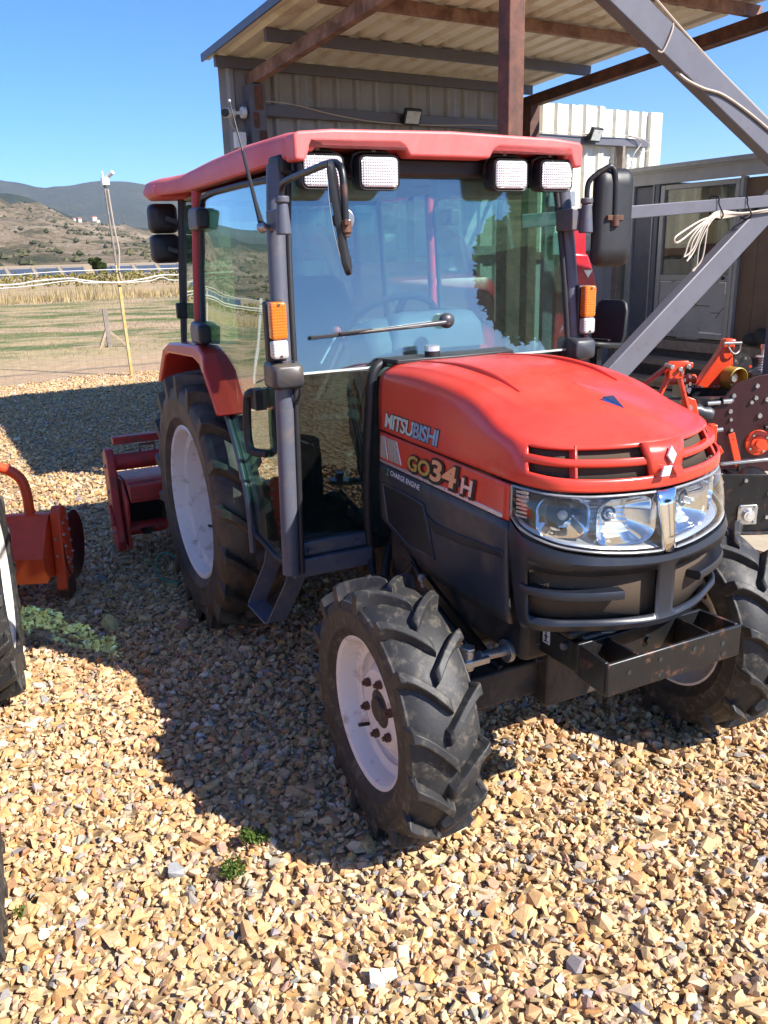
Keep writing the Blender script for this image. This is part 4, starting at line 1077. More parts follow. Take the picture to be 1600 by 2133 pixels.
# ---- flanks: red stripe panel above a charcoal panel
def yside(x, z, s=-1):
    y = .302 + (.336-.302)*min(1, max(0, (x-1.085)/(1.888-1.085)))
    y += .006*math.sin(PI*min(1, max(0, (1.045-z)/.36))) - .02*max(0, (.70-z)/.1)
    return s*y
def zbot(x): return float(np.interp(x, [1.09,1.139,1.30,1.386,1.476,1.745,1.89], [.735,.723,.662,.638,.627,.632,.650]))
def flank(s, zt, zb, x0, x1, name, mat, out=0., nx=30, nz=10, th=.010):
    G = []
    for i in range(nx+1):
        x = x0 + (x1-x0)*i/nx; t, b = zt(x), zb(x)
        G.append([(x, yside(x, t + (b-t)*k/nz, s) + s*out, t + (b-t)*k/nz) for k in range(nz+1)])
    return shell(name, MB().grid(G), MT[mat], TR, th, 40)
zst = lambda x: float(np.interp(x, [1.09, 1.89], [.935, .942]))
for s in (-1, 1):
    flank(s, lambda x: 1.0405, lambda x: zst(x)+.0015, 1.088, 1.886, 'stripe_panel', 'red')
    flank(s, lambda x: zst(x)-.0015, zbot, 1.090, 1.888, 'side_panel', 'grey_plastic', .002)
    # recessed vent and the moulded groove
    def onside(pts, out): return [Vector((x, yside(x, z, s) + s*out, z)) for x, z in pts]
    def plate(name, pts, out, th, mat):
        P = onside(pts, out + th); Q = onside(pts, out - .003); n = len(P)
        return ob(name, MB().add(P + Q, [tuple(range(n)), tuple(range(2*n-1, n-1, -1))] + [(i, n+i, n+(i+1) % n, (i+1) % n) for i in range(n)]), MT[mat], TR, bevel=.0025, seg=2, smooth=30)
    vent = [(1.128,.868),(1.30,.872),(1.425,.868),(1.447,.815),(1.478,.710),(1.30,.700),(1.155,.738)]
    plate('vent_panel', vent, .002, .003, 'blackp')
    rim = [p for p in onside(vent, .004)]
    ob('vent_rim', MB().tube(rim, .0055, 8, closed=True), MT['grey_plastic'], TR, smooth=60)
    gr = [(1.443,.845),(1.50,.830),(1.66,.838),(1.872,.858),(1.874,.838),(1.66,.812),(1.50,.800),(1.452,.812)]
    plate('moulded_flute', gr, .003, .004, 'fascia')
    sp = [(1.096,.9475),(1.855,.957),(1.862,.950),(1.855,.943),(1.096,.9375)]
    plate('foil_line', sp, .0005, .0012, 'stripe_silver')
    for q in ([(1.100,1.030),(1.135,1.030),(1.160,.955),(1.100,.953)], [(1.145,1.029),(1.225,1.029),(1.262,.957),(1.170,.955)]): plate('foil_block', q, .0005, .0012, 'stripe_silver')

# ---- lettering, laid on the flanks
def text_mesh(s, size, offset=0., shear=0., space=1., extr=.0):
    cu = bpy.data.curves.new('t', 'FONT'); cu.body = s; cu.size = size; cu.offset = offset; cu.shear = shear; cu.space_character = space; cu.resolution_u = 3
    o = bpy.data.objects.new('t', cu); COL.objects.link(o)
    dg = bpy.context.evaluated_depsgraph_get(); dg.update()
    me = o.evaluated_get(dg).to_mesh()
    bm = bmesh.new(); bm.from_mesh(me); o.evaluated_get(dg).to_mesh_clear()
    V = [v.co.copy() for v in bm.verts]; bm.verts.index_update(); F = [tuple(v.index for v in f.verts) for f in bm.faces]; bm.free()
    bpy.data.objects.remove(o, do_unlink=True); bpy.data.curves.remove(cu)
    return V, F
def letter(name, s, x0, z0, width, height, rise, out, mat, offset=0., shear=0., hoodside=True, th=.0008, space=1., side=-1, ref=None, part=None):
    """text running forward along the tractor's right flank"""
    V, F = text_mesh(s, 1., offset, shear, space)
    rv = V if ref is None else text_mesh(ref, 1., 0, shear, space)[0]
    x_lo = min(v.x for v in rv); x_hi = max(v.x for v in rv); y_lo = min(v.y for v in rv); y_hi = max(v.y for v in rv)
    P = []
    if part is not None:
        F = [f for f in F if (sum(V[i].x for i in f)/len(f) < part[0]) == part[1]]
    for v in V:
        u = (v.x-x_lo)/(x_hi-x_lo); w = (v.y-y_lo)/(y_hi-y_lo); x = x0 + u*width; z = z0 + w*height + rise*u
        y = yside(x, z, side)
        if hoodside:
            hit = HOODBVH.ray_cast(Vector((x, -1, z)), Vector((0, 1, 0)))
            if hit[0] is not None: y = hit[0].y
        P.append(Vector((x, y - out, z)))
    return ob(name, MB().add(P, F), mat if not isinstance(mat, str) else MT[mat], TR, smooth=0)
blue = paint('blue_foil', (.34, .47, .66), .3, .35, var=.15, scale=20)
V2, F2 = text_mesh('MITSU', 1., 0, .22, .92); V3, F3 = text_mesh('MITSUB', 1., 0, .22, .92)
xs = sorted(v.x for v in V3); xcut = max(v.x for v in V2) + .02 - .11
letter('lettering', 'MITSUBISHI', 1.138, 1.064, .372, .047, .003, .0022, 'foil', .030, .22, ref='MITSUBISHI', space=.92, part=(xcut, True))
letter('lettering', 'MITSUBISHI', 1.138, 1.064, .372, .047, .003, .0022, blue, .030, .22, ref='MITSUBISHI', space=.92, part=(xcut, False))
letter('lettering_outline', 'MITSUBISHI', 1.138, 1.064, .372, .047, .003, .0012, 'ink', .068, .22, ref='MITSUBISHI', space=.92)
letter('model_lettering', 'GO', 1.312, .957, .150, .050, .004, .0052, 'gold', .03, .12, False)
letter('model_lettering', '34', 1.462, .958, .160, .066, .004, .0052, 'copper', .03, .12, False)
letter('model_lettering', 'H', 1.645, .960, .068, .048, .002, .0052, 'stripe_silver', .03, .12, False)
letter('model_outline', 'GO', 1.316, .9545, .150, .050, .004, .0042, 'ink', .085, .12, False, ref='GO')
letter('model_outline', '34', 1.466, .9555, .160, .066, .004, .0042, 'ink', .085, .12, False, ref='34')
letter('model_outline', 'H', 1.650, .9575, .068, .048, .002, .0042, 'ink', .085, .12, False, ref='H')
letter('caption_lettering', 'CHARGE ENGINE', 1.190, .9105, .212, .018, -.002, .0062, 'whiteink', .02, .15, False)
letter('caption_lettering', 'Z', 1.158, .905, .026, .025, 0, .0062, 'greenink', .04, .3, False)

# ---- engine bay, frame, axle
ob('engine_block', MB().bb((1.06,-.26,.50),(1.86,.26,.99)).bb((1.0,-.20,.38),(1.50,.20,.56)).bb((1.15,-.275,.60),(1.45,.275,.72)), MT['cast'], TR, bevel=.02)
ob('chassis', MB().bb((-.35,-.20,.36),(1.02,.20,.66)).bb((1.5,-.16,.485),(2.02,.16,.66)).bb((.35,-.26,.42),(.80,.26,.60)), MT['cast'], TR, bevel=.015)
ax = MB(); ax.bar((1.68,-.44,.36),(1.68,.44,.36),.10,.11); ax.bb((1.60,-.11,.28),(1.78,.11,.50))
for s in (-1, 1):
    ax.cyl((1.68,s*.43,.25),(1.68,s*.43,.47),.062); ax.cyl((1.68,s*.44,.372),(1.68,s*.55,.372),.052)
ob('front_axle', ax, MT['cast'], TR, bevel=.008)
for s in (-1, 1):
    tr = MB().cyl((1.79,s*.10,.505),(1.79,s*.26,.515),.020); tr.cyl((1.79,s*.26,.515),(1.79,s*.275,.515),.034); tr.cyl((1.79,s*.135,.507),(1.79,s*.15,.507),.034)
    tr.cyl((1.79,s*.27,.515),(1.79,s*.36,.52),.014); ob('steering_ram', tr, MT['steel'], TR, bevel=.002)
    ob('rod_end', MB().bb((1.765,min(s*.34,s*.45),.505),(1.815,max(s*.34,s*.45),.525)).cyl((1.79,s*.40,.49),(1.79,s*.40,.55),.018).cyl((1.79,s*.40,.55),(1.79,s*.40,.56),.022,n=6), MT['zinc'], TR, bevel=.003)
hs = MB()
for k, P in enumerate(([(1.02,-.24,.60),(1.10,-.30,.52),(1.20,-.30,.47),(1.30,-.26,.50),(1.34,-.22,.60)], [(.98,-.30,.56),(1.08,-.33,.49),(1.20,-.31,.52),(1.28,-.28,.62)], [(1.22,-.28,.66),(1.38,-.28,.54),(1.55,-.27,.46),(1.72,-.24,.42)], [(1.02,.26,.58),(1.2,.3,.5),(1.4,.26,.56)])):
    hs.tube([tuple(p) for p in crom(P, 8)], .016 if k < 2 else .011, 8)
ob('hose', hs, MT['blackp'], TR, smooth=60)
ob('drain_tap', MB().ball((1.36,-.30,.60),.014,10).cyl((1.36,-.30,.60),(1.38,-.305,.575),.008), MT['cable'], TR)
ob('drag_link', MB().cyl((1.55,-.30,.44),(1.78,-.40,.47),.012), MT['blackm'], TR)
for s_1 in (-1, 1):
    ob('axle_bracket', MB().prism([(1.58,.44),(1.78,.44),(1.74,.50),(1.62,.50)], (0,s_1*.12,0), (1,0,0), (0,0,1), (0,s_1*.03,0)), MT['blackm'], TR, bevel=.004)
    for xx, zz in ((1.83,.595),(1.85,.55),(1.97,.59)): ob('frame_bolt', MB().cyl((xx,s_1*.206,zz),(xx,s_1*.216,zz),.011,n=6), MT['steel'], TR)
    ob('kingpin_cap', MB().lathe([(.001,.03),(.03,.03),(.045,.015),(.05,0)], (1.68,s_1*.43,.47), (0,0,1), 20, up=(0,1,0)), MT['blackm'], TR)
    ob('grease_nipple', MB().cyl((1.68,s_1*.43,.50),(1.68,s_1*.43,.518),.006,n=8), MT['zinc'], TR)
ob('clip_bar', MB().bar((1.40,-.31,.61),(1.66,-.25,.44),.016,.03), MT['blackm'], TR)
# front carrier: an open box bolted to the frame
cr_ = empty('front_carrier', parent=TR)
Z0, Z1 = .537, .628
ob('front_plate', MB().bb((2.157,-.234,Z0),(2.169,.234,Z1)), MT['blackrust'], cr_, bevel=.004)
ob('back_plate', MB().bb((2.030,-.222,Z0),(2.042,.222,Z1)), MT['blackm'], cr_, bevel=.003)
for s in (-1, 1): ob('side_plate', MB().prism([(2.0421,s*.222),(2.1569,s*.234),(2.1569,s*.222),(2.0421,s*.210)], (0,0,Z0), (1,0,0), (0,1,0), (0,0,Z1-Z0)), MT['blackrust'], cr_, bevel=.002)
for y in (-.125, .125): ob('divider', MB().bb((2.0425,y-.004,Z0+.004),(2.1565,y+.004,Z1-.002)), MT['blackm'], cr_, bevel=.002)
for y, z in ((-.165,.59),(-.06,.60),(.06,.60),(.165,.59),(-.06,.556),(.17,.556)):
    ob('bolt_hole', MB().cyl((2.1695,y,z),(2.1705,y,z),.007,n=12), MT['darkin'], cr_)
for y in (-.10, .02): ob('bolt', MB().cyl((2.043,y,.585),(2.052,y,.585),.012,n=6), MT['blackm'], cr_)
ob('bracket_roll', MB().cyl((2.005,-.19,.622),(2.005,.19,.622),.024), MT['blackm'], TR, bevel=.004)
ob('frame_rail', MB().bb((1.80,-.205,.53),(2.0295,-.185,.615)), MT['blackm'], TR, bevel=.003); ob('frame_rail', MB().bb((1.80,.185,.53),(2.0295,.205,.615)), MT['blackm'], TR, bevel=.003)
stx = MB(); stx.bb((1.875,-.2072,.565),(1.905,-.2055,.605)); ob('sticker', stx, MT['whiteink'], TR, smooth=0)
stx = MB(); stx.bb((1.883,-.2084,.585),(1.897,-.2074,.589)).bb((1.888,-.2084,.572),(1.892,-.2074,.600)).bb((1.880,-.2084,.570),(1.900,-.2074,.573)); stx.add([(1.884,-.2084,.582),(1.896,-.2084,.582),(1.890,-.2084,.574)], [(0,1,2)]); ob('sticker_arrow', stx, MT['ink'], TR, smooth=0)
ob('weight_shield', MB().bb((1.94,-.23,.63),(2.02,.23,.655)), MT['blackp'], TR, bevel=.01)

# ---- wheels
def tyre_mesh(Rl, Rc, hw, rr, nl, dirn=1, lw=.018, lh_base=.027, sweep=1.0):
    mb = MB()
    prof = [(rr-.004, -hw*.76), (rr+.012, -hw*.84), (rr+.20*(Rc-rr), -hw*.955), (rr+.23*(Rc-rr), -hw*.985), (rr+.27*(Rc-rr), -hw*.975), (rr+.36*(Rc-rr), -hw*.99), (rr+.55*(Rc-rr), -hw*1.0), (rr+.60*(Rc-rr), -hw*1.015), (rr+.63*(Rc-rr), -hw*.995), (rr+.78*(Rc-rr), -hw*.97), (Rc-.030, -hw*.90), (Rc-.014, -hw*.75), (Rc-.004, -hw*.4), (Rc, 0)]
    prof = prof + [(r_, -t) for r_, t in prof[:-1]][::-1]
    mb.lathe(prof, n=96)
    o = len(mb.v)
    for sgn in (-1, 1):
        for k in range(nl):
            ph0 = 2*PI*(k + (.5 if sgn > 0 else 0))/nl
            st = []   # (y_top, r_top, y_base, r_base, shift u)
            st.append((sgn*(hw*1.005), rr+.62*(Rc-rr), sgn*hw*.93, rr+.60*(Rc-rr), -.06))
            st.append((sgn*(hw*1.03), Rc-.040, sgn*hw*.88, Rc-.050, -.02))
            st.append((sgn*(hw*1.02), Rl-.016, sgn*hw*.86, Rc-.036, .0))
            for u in (.12, .28, .45, .62, .80, .93):
                y = hw*(1.0 - 1.10*u)
                st.append((sgn*y, Rl - .010*(y/hw)**2, sgn*y, Rc - .012 - .018*(max(0, y)/hw)**3, u))
            st.append((sgn*hw*(1-1.10), Rl-.006, sgn*hw*(1-1.16), Rc-.012, 1.0))
            rings = []
            for (yt, rt, yb, rb, u) in st:
                ph = ph0 + dirn*sweep*(hw/Rl)*(math.copysign(abs(u)**1.35, u))
                wt, wb = lw*(1.0 + .25*(u < .1)), lh_base*(1.0 + .25*(u < .1))
                sk = math.cos(min(1., u*.9)*.75)   # the bar turns, so it gets longer round the tyre
                ring = []
                for (y, r_, w) in ((yb, rb, -wb), (yt, rt, -wt), (yt, rt, wt), (yb, rb, wb)):
                    a = ph + w/sk/r_
                    ring.append((r_*math.sin(a), y, r_*math.cos(a)))
                rings.append(ring)
            mb.loft(rings, True, True)
    return mb
def rim_mesh(rr, ow, disc_y, hub_r, deep):
    """open side at -y. ow: flange offset, disc_y: where the disc sits"""
    P = [(rr+.010, -ow+.004), (rr+.012, -ow), (rr+.004, -ow-.004), (rr-.008, -ow+.002), (rr-.016, -ow+.018), (rr-.022, -ow+.05), (rr-.048, -ow+.058), (rr-.052, -ow+.09), (rr-.054, disc_y-.01)]
    P2 = [(rr-.056, disc_y), (rr-.075, disc_y-.004), (rr-.09, disc_y-.018), (rr*.52, disc_y-deep), (rr*.46, disc_y-deep-.002), (hub_r, disc_y-deep)]
    mb = MB(); mb.lathe(P + P2, n=72)
    back = [(rr+.010, -ow+.004), (rr+.0, -ow+.02), (rr-.012, 0), (rr+.0, ow-.02), (rr+.012, ow), (rr-.01, ow), (rr-.03, .02), (rr-.054, disc_y)]
    mb.lathe(back, n=72); return mb
def wheel(name, parent, loc, s, R_, Rc, hw, rr, nl, ow, disc_y, deep, hub_r, bolts, bc, steer=0., rub='rubber', lw=.018, lb=.027, sweep=1.):
    w = empty(name, loc, steer, parent)
    m = tyre_mesh(R_, Rc, hw, rr, nl, 1, lw, lb, sweep); ob('tyre', m, MT[rub], w, smooth=42, bevel=.0028, seg=2)
    r_ = rim_mesh(rr, ow, disc_y, hub_r, deep)
    if s > 0: r_.v = [(x, -y, z) for x, y, z in r_.v]
    ob('rim', r_, MT['rim'], w, smooth=28)
    yd = disc_y - deep
    f = lambda y: -s*y*-1 if False else (y if s < 0 else -y)
    hb_ = MB().lathe([(.001, f(yd-.012)), (hub_r*.62, f(yd-.012)), (hub_r*.7, f(yd-.002)), (hub_r*1.12, f(yd+.004)), (hub_r*1.12, f(yd+.05))], n=28); ob('hub', hb_, MT['cast'], w)
    for k in range(bolts):
        a = 2*PI*k/bolts + .35; x, z = bc*math.cos(a), bc*math.sin(a)
        ob('bolt', MB().cyl((x, f(yd+.0), z), (x, f(yd-.016), z), .0135, .012, 6).cyl((x, f(yd-.016), z), (x, f(yd-.024), z), .007, n=8), MT['bolt'], w)
    a = R(224); x, z = (rr-.05)*math.cos(a), (rr-.05)*math.sin(a)
    ob('valve', MB().cyl((x, f(disc_y-.02), z), (x*.90, f(disc_y-.055), z*.90), .006), MT['blackp'], w)
    return w
FW = dict(R_=.380, Rc=.355, hw=.104, rr=.216, nl=15, ow=.080, disc_y=-.005, deep=.034, hub_r=.056, bolts=6, bc=.086, lw=.0125, lb=.020, sweep=1.02)
RW = dict(R_=.580, Rc=.545, hw=.142, rr=.335, nl=18, ow=.120, disc_y=.05, deep=.02, hub_r=.09, bolts=8, bc=.14, rub='rubber2', lw=.016, lb=.027, sweep=1.02)
wheel('front_wheel', TR, (1.680,-.585,.374), -1, steer=R(-2.4), **FW)
wheel('front_wheel', TR, (1.680,.585,.374), 1, steer=R(-2.4), **FW)
wheel('rear_wheel', TR, (-.027,-.567,.572), -1, **RW)
wheel('rear_wheel', TR, (-.027,.567,.572), 1, **RW)
ob('rear_axle', MB().cyl((-.027,-.50,.572),(-.027,.50,.572),.075).bb((-.30,-.22,.40),(.30,.22,.78)), MT['cast'], TR, bevel=.01)
# ------------------------------------------------------------------ cab
def pil(s): return [(.925,s*.556,1.885),(.945,s*.575,1.69),(.968,s*.588,1.48),(.990,s*.598,1.22),(.998,s*.608,.90),(1.0,s*.616,.56)]
for s in (-1, 1):
    ob('front_pillar', MB().tube([tuple(p) for p in crom(pil(s), 6)], .030, 14), MT['pillar'], TR, smooth=60)
    ob('pillar_seal', MB().tube([(p[0]+.012, p[1]-s*.036, p[2]) for p in crom(pil(s), 4)], .011, 8), MT['blackp'], TR, smooth=60)
ob('header', MB().bb((.86,-.56,1.855),(.965,.56,1.915)), MT['blackp'], TR, bevel=.012)
# roof
ST = [(1.062,.525,1.935,1.952,1.962),(1.055,.538,1.918,1.962,1.975),(1.03,.545,1.905,1.970,1.985),(.95,.550,1.893,1.976,1.996),(.6,.560,1.887,1.980,2.010),(.2,.566,1.884,1.972,2.008),(-.08,.570,1.882,1.960,1.998),
      (-.16,.578,1.880,1.954,1.992),(-.26,.612,1.880,1.950,1.986),(-.34,.636,1.880,1.950,1.982),(-.50,.650,1.882,1.948,1.974),(-.555,.645,1.890,1.936,1.952),(-.57,.62,1.905,1.925,1.930)]
rings = []
for x, w, zs, ze, zc in ST:
    half = [(w-.008, zs), (w-.001, zs+.006), (w, zs+.02), (w-.002, ze-.028), (w-.010, ze-.010), (w-.028, ze), (w*.82, ze+.42*(zc-ze)), (w*.5, ze+.82*(zc-ze)), (w*.25, zc-.001)]
    ring = [(x, -a, z) for a, z in half] + [(x, 0, zc)] + [(x, a, z) for a, z in half[::-1]]
    ring += [(x, w-.06, zs+.004), (x, w-.075, min(zs+.035, ze-.02)), (x, -(w-.075), min(zs+.035, ze-.02)), (x, -(w-.06), zs+.004)]
    rings.append(ring)
o = ob('roof', MB().loft(rings), MT['redroof'], TR, smooth=42); rf = o
fo = [(-.547,1.887),(-.547,1.955),(-.535,1.968),(-.42,1.978),(0,1.986),(.42,1.978),(.535,1.968),(.547,1.955),(.547,1.887),(.512,1.885),(.503,1.905),(.488,1.940),(.19,1.943),(.172,1.934),(.152,1.906),(-.152,1.906),(-.172,1.934),(-.19,1.943),(-.488,1.940),(-.503,1.905),(-.512,1.885)]
ob('front_fascia', MB().prism(fo, (.985,0,0), (0,1,0), (0,0,1), (.078,0,0)), MT['redroof'], rf, bevel=.010, seg=3)
for s in (-1, 1):
    ob('rear_lobe', MB().prism([(.20,1.925),(.640,1.925),(.640,1.884),(.615,1.868),(.24,1.872)], (-.545,0,0), (0,s,0), (0,0,1), (.20,0,0)), MT['redroof'], rf, bevel=.008, seg=2)
ob('side_grille', MB().bb((-.578,-.60,1.90),(-.570,-.46,1.935)), MT['darkred'], rf)
ob('roof_lining', MB().bb((-.42,-.50,1.862),(.86,.50,1.879)), MT['mint'], TR, bevel=.01)
ob('sun_visor', MB().bb((.78,-.46,1.795),(.84,-.08,1.86)).bb((.78,.08,1.795),(.84,.46,1.86)), MT['mint'], TR, bevel=.012)

# glass
def pane(name, pts, th, mat, parent=TR, div=6):
    """quad pane from 4 corners (bottom l, bottom r, top r, top l), gently bowed"""
    a, b, c, d = [np.array(p, float) for p in pts]; n = np.cross(b-a, d-a); n /= np.linalg.norm(n)
    G = []
    for i in range(div+1):
        row = []
        for j in range(div+1):
            u, v = i/div, j/div; p = (a*(1-u)+b*u)*(1-v) + (d*(1-u)+c*u)*v
            row.append(p)
        G.append(row)
    G2 = [[p - n*th for p in r_] for r_ in G]; mb = MB(); mb.grid(G); mb.grid(G2, True)
    m = div+1; o2 = m*m
    edge = [i*m for i in range(m)] + [(m-1)*m + j for j in range(1, m)] + [i*m + m-1 for i in range(m-2, -1, -1)] + [j for j in range(m-2, 0, -1)]
    for k in range(len(edge)):
        x, y = edge[k], edge[(k+1) % len(edge)]; mb.f.append((x, y, y+o2, x+o2))
    return ob(name, mb, MT[mat], parent, smooth=30)
pane('windscreen', [(1.003,-.575,1.247),(1.003,.575,1.247),(.938,.545,1.86),(.938,-.545,1.86)], .005, 'windscreen')
ob('windscreen_edge', MB().bar((1.000,-.572,1.2435),(1.000,.572,1.2435),.008,.007), MT['mint'], TR)
for s in (-1, 1):
    q = [(.925,s*.584,.66),(.985,s*.308,.66),(1.030,s*.285,1.238),(.972,s*.570,1.238)]
    pane('lower_pane', q if s < 0 else [q[1],q[0],q[3],q[2]], .005, 'lowerglass')
    ob('firewall_edge', MB().tube([tuple(p) for p in crom([(1.02,s*.245,1.262),(1.025,s*.288,1.225),(1.025,s*.302,1.10),(1.01,s*.310,.92),(.99,s*.308,.72),(.985,s*.300,.60)], 6)], .017, 10), MT['blackp'], TR, smooth=60)
    ob('sill', MB().bb((.93,min(s*.29,s*.615),.605),(.985,max(s*.29,s*.615),.655)), MT['pillar'], TR, bevel=.005)
    ob('sill_lower', MB().bb((.935,min(s*.30,s*.605),.535),(1.005,max(s*.30,s*.605),.602)), MT['pillar'], TR, bevel=.005)
    ob('pane_frame', MB().tube([(.952,s*.588,1.23),(.948,s*.592,.67),(.945,s*.578,.658),(.945,s*.31,.658)], .010, 8), MT['blackp'], TR)
    for y, z in ((.54,.628),(.36,.63),(.44,.57)): ob('sill_bolt', MB().cyl((.984,s*y,z),(1.009,s*y,z),.009,n=8), MT['pillar'], TR)
    # side door: outline x,z
    D = [(.935,1.845),(.60,1.853),(.25,1.853),(.06,1.845),(.032,1.80),(.025,1.55),(.025,1.32),(.085,1.245),(.20,1.175),(.385,1.035),(.50,.895),(.578,.755),(.600,.65),(.625,.595),(.85,.572),(.945,.578),(.955,.62),(.955,1.22),(.945,1.50)]
    def dy(x, z): return s*(.610 - .052*max(0, (z-1.0)/.85)**1.5 - .018*max(0, (.35-x)/.35)**1.5)
    n = len(D); cx, cz = .50, 1.2
    P = [Vector((x, dy(x, z), z)) for x, z in D]
    # glass as a fan of rings towards the middle, with thickness
    rings_o = [[Vector((cx+(x-cx)*k, dy(cx+(x-cx)*k, cz+(z-cz)*k), cz+(z-cz)*k)) for x, z in D] for k in (1, .75, .5, .25, .02)]
    off = Vector((0, -s*.005, 0)); mb = MB(); mb.loft(rings_o, True, False); mb.f.append(tuple(4*n+i for i in range(n))); o1 = len(mb.v)
    mb.loft([[p + off for p in r_] for r_ in rings_o], True, False); mb.f.append(tuple(o1+4*n+i for i in range(n)))
    for i in range(n): mb.f.append((i, (i+1) % n, o1+(i+1) % n, o1+i))
    dr = empty('door', parent=TR)
    ob('glass', mb, MT['sideglass'], dr, smooth=30)
    ob('frame', MB().tube([p + Vector((0, s*.002, 0)) for p in P], .011, 8, closed=True), MT['blackp'], dr, smooth=60)
    # outer weather strip on the rear curve
    Q = crom([(.030,dy(.03,1.33)+s*.006,1.33),(.085,dy(.07,1.24)+s*.008,1.255),(.205,dy(.2,1.14)+s*.01,1.18),(.392,dy(.4,1.03)+s*.012,1.035),(.508,s*.622,.89),(.588,s*.624,.745),(.605,s*.624,.63),(.608,s*.624,.52)], 5)
    ob('door_edge', MB().tube([tuple(p) for p in Q], .012, 8), MT['pillar'], dr, smooth=60)
    # handle
    H = [(.815,s*.612,1.150),(.800,s*.645,1.165),(.768,s*.652,1.145),(.752,s*.654,1.06),(.755,s*.654,.985),(.775,s*.648,.955),(.82,s*.612,.950)]
    ob('handle', MB().tube([tuple(p) for p in crom(H, 6)], .0155, 8).bb((.785,min(s*.61,s*.648),1.11),(.845,max(s*.61,s*.648),1.18)), MT['blackp'], dr, bevel=.004, smooth=60)
    for z in (1.765, 1.318):
        ob('hinge', MB().prism([(-.07,-.045),(.055,-.04),(.10,-.02),(.10,.028),(.055,.042),(-.05,.045),(-.075,.02)], (.06,dy(.06,z),z), (1,0,0), (0,0,1), (0,s*.045,0)), MT['pillar'], dr, bevel=.012, seg=3)
        ob('hinge_cap', MB().bb((.125,min(dy(.1,z),dy(.1,z)+s*.05),z-.04),(.165,max(dy(.1,z),dy(.1,z)+s*.05),z+.035)), MT['blackp'], dr, bevel=.012, seg=3)
    # middle and rear posts
    ob('middle_post', MB().tube([(-.02,s*.548,1.875),(-.035,s*.566,1.6),(-.045,s*.582,1.30),(-.03,s*.59,1.20)], .020, 10), MT['darkred'], TR, smooth=60)
    ob('rear_post', MB().tube([(-.44,s*.50,1.87),(-.45,s*.525,1.55),(-.455,s*.545,1.20)], .018, 10), MT['blackp'], TR, smooth=60)
    q = [(-.44,s*.548,1.235),(-.05,s*.584,1.245),(-.03,s*.552,1.85),(-.425,s*.503,1.85)]
    pane('quarter_pane', q if s < 0 else [q[1],q[0],q[3],q[2]], .005, 'sideglass')
    ob('latch', MB().bb((-.40,min(s*.54,s*.585),1.35),(-.37,max(s*.54,s*.585),1.42)), MT['blackp'], TR, bevel=.006)
    # rear wing
    outl = [(-.545,1.050),(-.40,1.215),(-.33,1.250),(.12,1.272),(.235,1.245),(.30,1.195),(.455,1.035)]; inn = [(-.50,1.052),(-.375,1.185),(-.31,1.205),(.10,1.222),(.195,1.20),(.245,1.16),(.385,1.020)]
    wg = MB(); n2 = len(outl)
    for yo, yi in ((.672,.44),):
        A = [Vector((x,s*(yo-.03*max(0,(z-1.2)/.07)),z)) for x,z in outl]; B = [Vector((x,s*yi,z)) for x,z in outl]; C = [Vector((x,s*(yo-.012),z)) for x,z in inn]; E2 = [Vector((x,s*(yo-.02),z)) for x,z in inn]; 
        D2 = [Vector((x,s*yi,z)) for x,z in inn]
        wg.add(A+B+C+D2, [f for i in range(n2-1) for f in ((i,i+1,n2+i+1,n2+i), (i,2*n2+i,2*n2+i+1,i+1), (2*n2+i,3*n2+i,3*n2+i+1,2*n2+i+1), (n2+i,n2+i+1,3*n2+i+1,3*n2+i))] + [(0,n2,3*n2,2*n2),(n2-1,2*n2-1,4*n2-1,3*n2-1)])
    ob('rear_wing', wg, MT['red'] if s < 0 else MT['red'], TR, bevel=.010, seg=3)
    ob('inner_wing', MB().tube(arc((-.027,s*.41,.572),.64,20,150,24), .03, 8).bb((-.50,min(s*.33,s*.46),.70),(.44,max(s*.33,s*.46),1.18)), MT['blackp'], TR, bevel=.03)
    # step
    sx = MB(); w_ = .028
    for x in (.66, .90):
        P_ = [(x,s*.585,.575),(x-.01,s*.60,.50),(x-.03,s*.665,.345)]
    rail = [(.675,s*.59,.57),(.668,s*.605,.49),(.640,s*.668,.335),(.655,s*.675,.322),(.845,s*.675,.318),(.862,s*.668,.330),(.915,s*.605,.50),(.92,s*.60,.57)]
    dpt = Vector((0, -s*.075, 0)); rr_ = [Vector(p) for p in rail]
    th = []
    for i, p in enumerate(rr_):
        d = (rr_[min(i+1, len(rr_)-1)] - rr_[max(i-1, 0)]).normalized(); nn = d.cross(Vector((0, 1, 0))).normalized()*.007; th.append(nn)
    sx.loft([[p, p + dpt, p + dpt + t_, p + t_] for p, t_ in zip(rr_, th)])
    ob('step', sx, MT['pillar'], TR, bevel=.003)
    # turn signal and the cap under it
    ts = empty('turn_signal', parent=TR)
    yc = s*.622; ry = Matrix.Rotation(R(-s*4), 3, 'Z')
    ob('bracket', MB().box((1.000, yc, 1.385), (.034, .062, .19)), MT['blackp'], ts, bevel=.006)
    def lens(z0, z1, mat, nm): 
        return ob(nm, MB().prism(rrect(.054, z1-z0, .010, 4), (1.0175, yc, (z0+z1)/2), (0,1,0), (0,0,1), (.034,0,0)), MT[mat], ts, bevel=.008, seg=3)
    lens(1.362, 1.478, 'amber', 'amber_lens'); lens(1.302, 1.3605, 'clearlens', 'clear_lens')
    for z in (1.468, 1.310): ob('screw', MB().cyl((1.0515,yc,z),(1.0535,yc,z),.005,n=10), MT['bolt'], ts)
    ob('pillar_cap', MB().loft([[(1.0+dx, s*(.60+a), 1.245+b) for a, b in rrect(w, h, .016, 4)] for dx, w, h in ((-.06,.085,.070),(-.05,.098,.085),(.02,.102,.088),(.055,.096,.070),(.062,.085,.060))]), MT['grey_plastic'], TR, smooth=50)
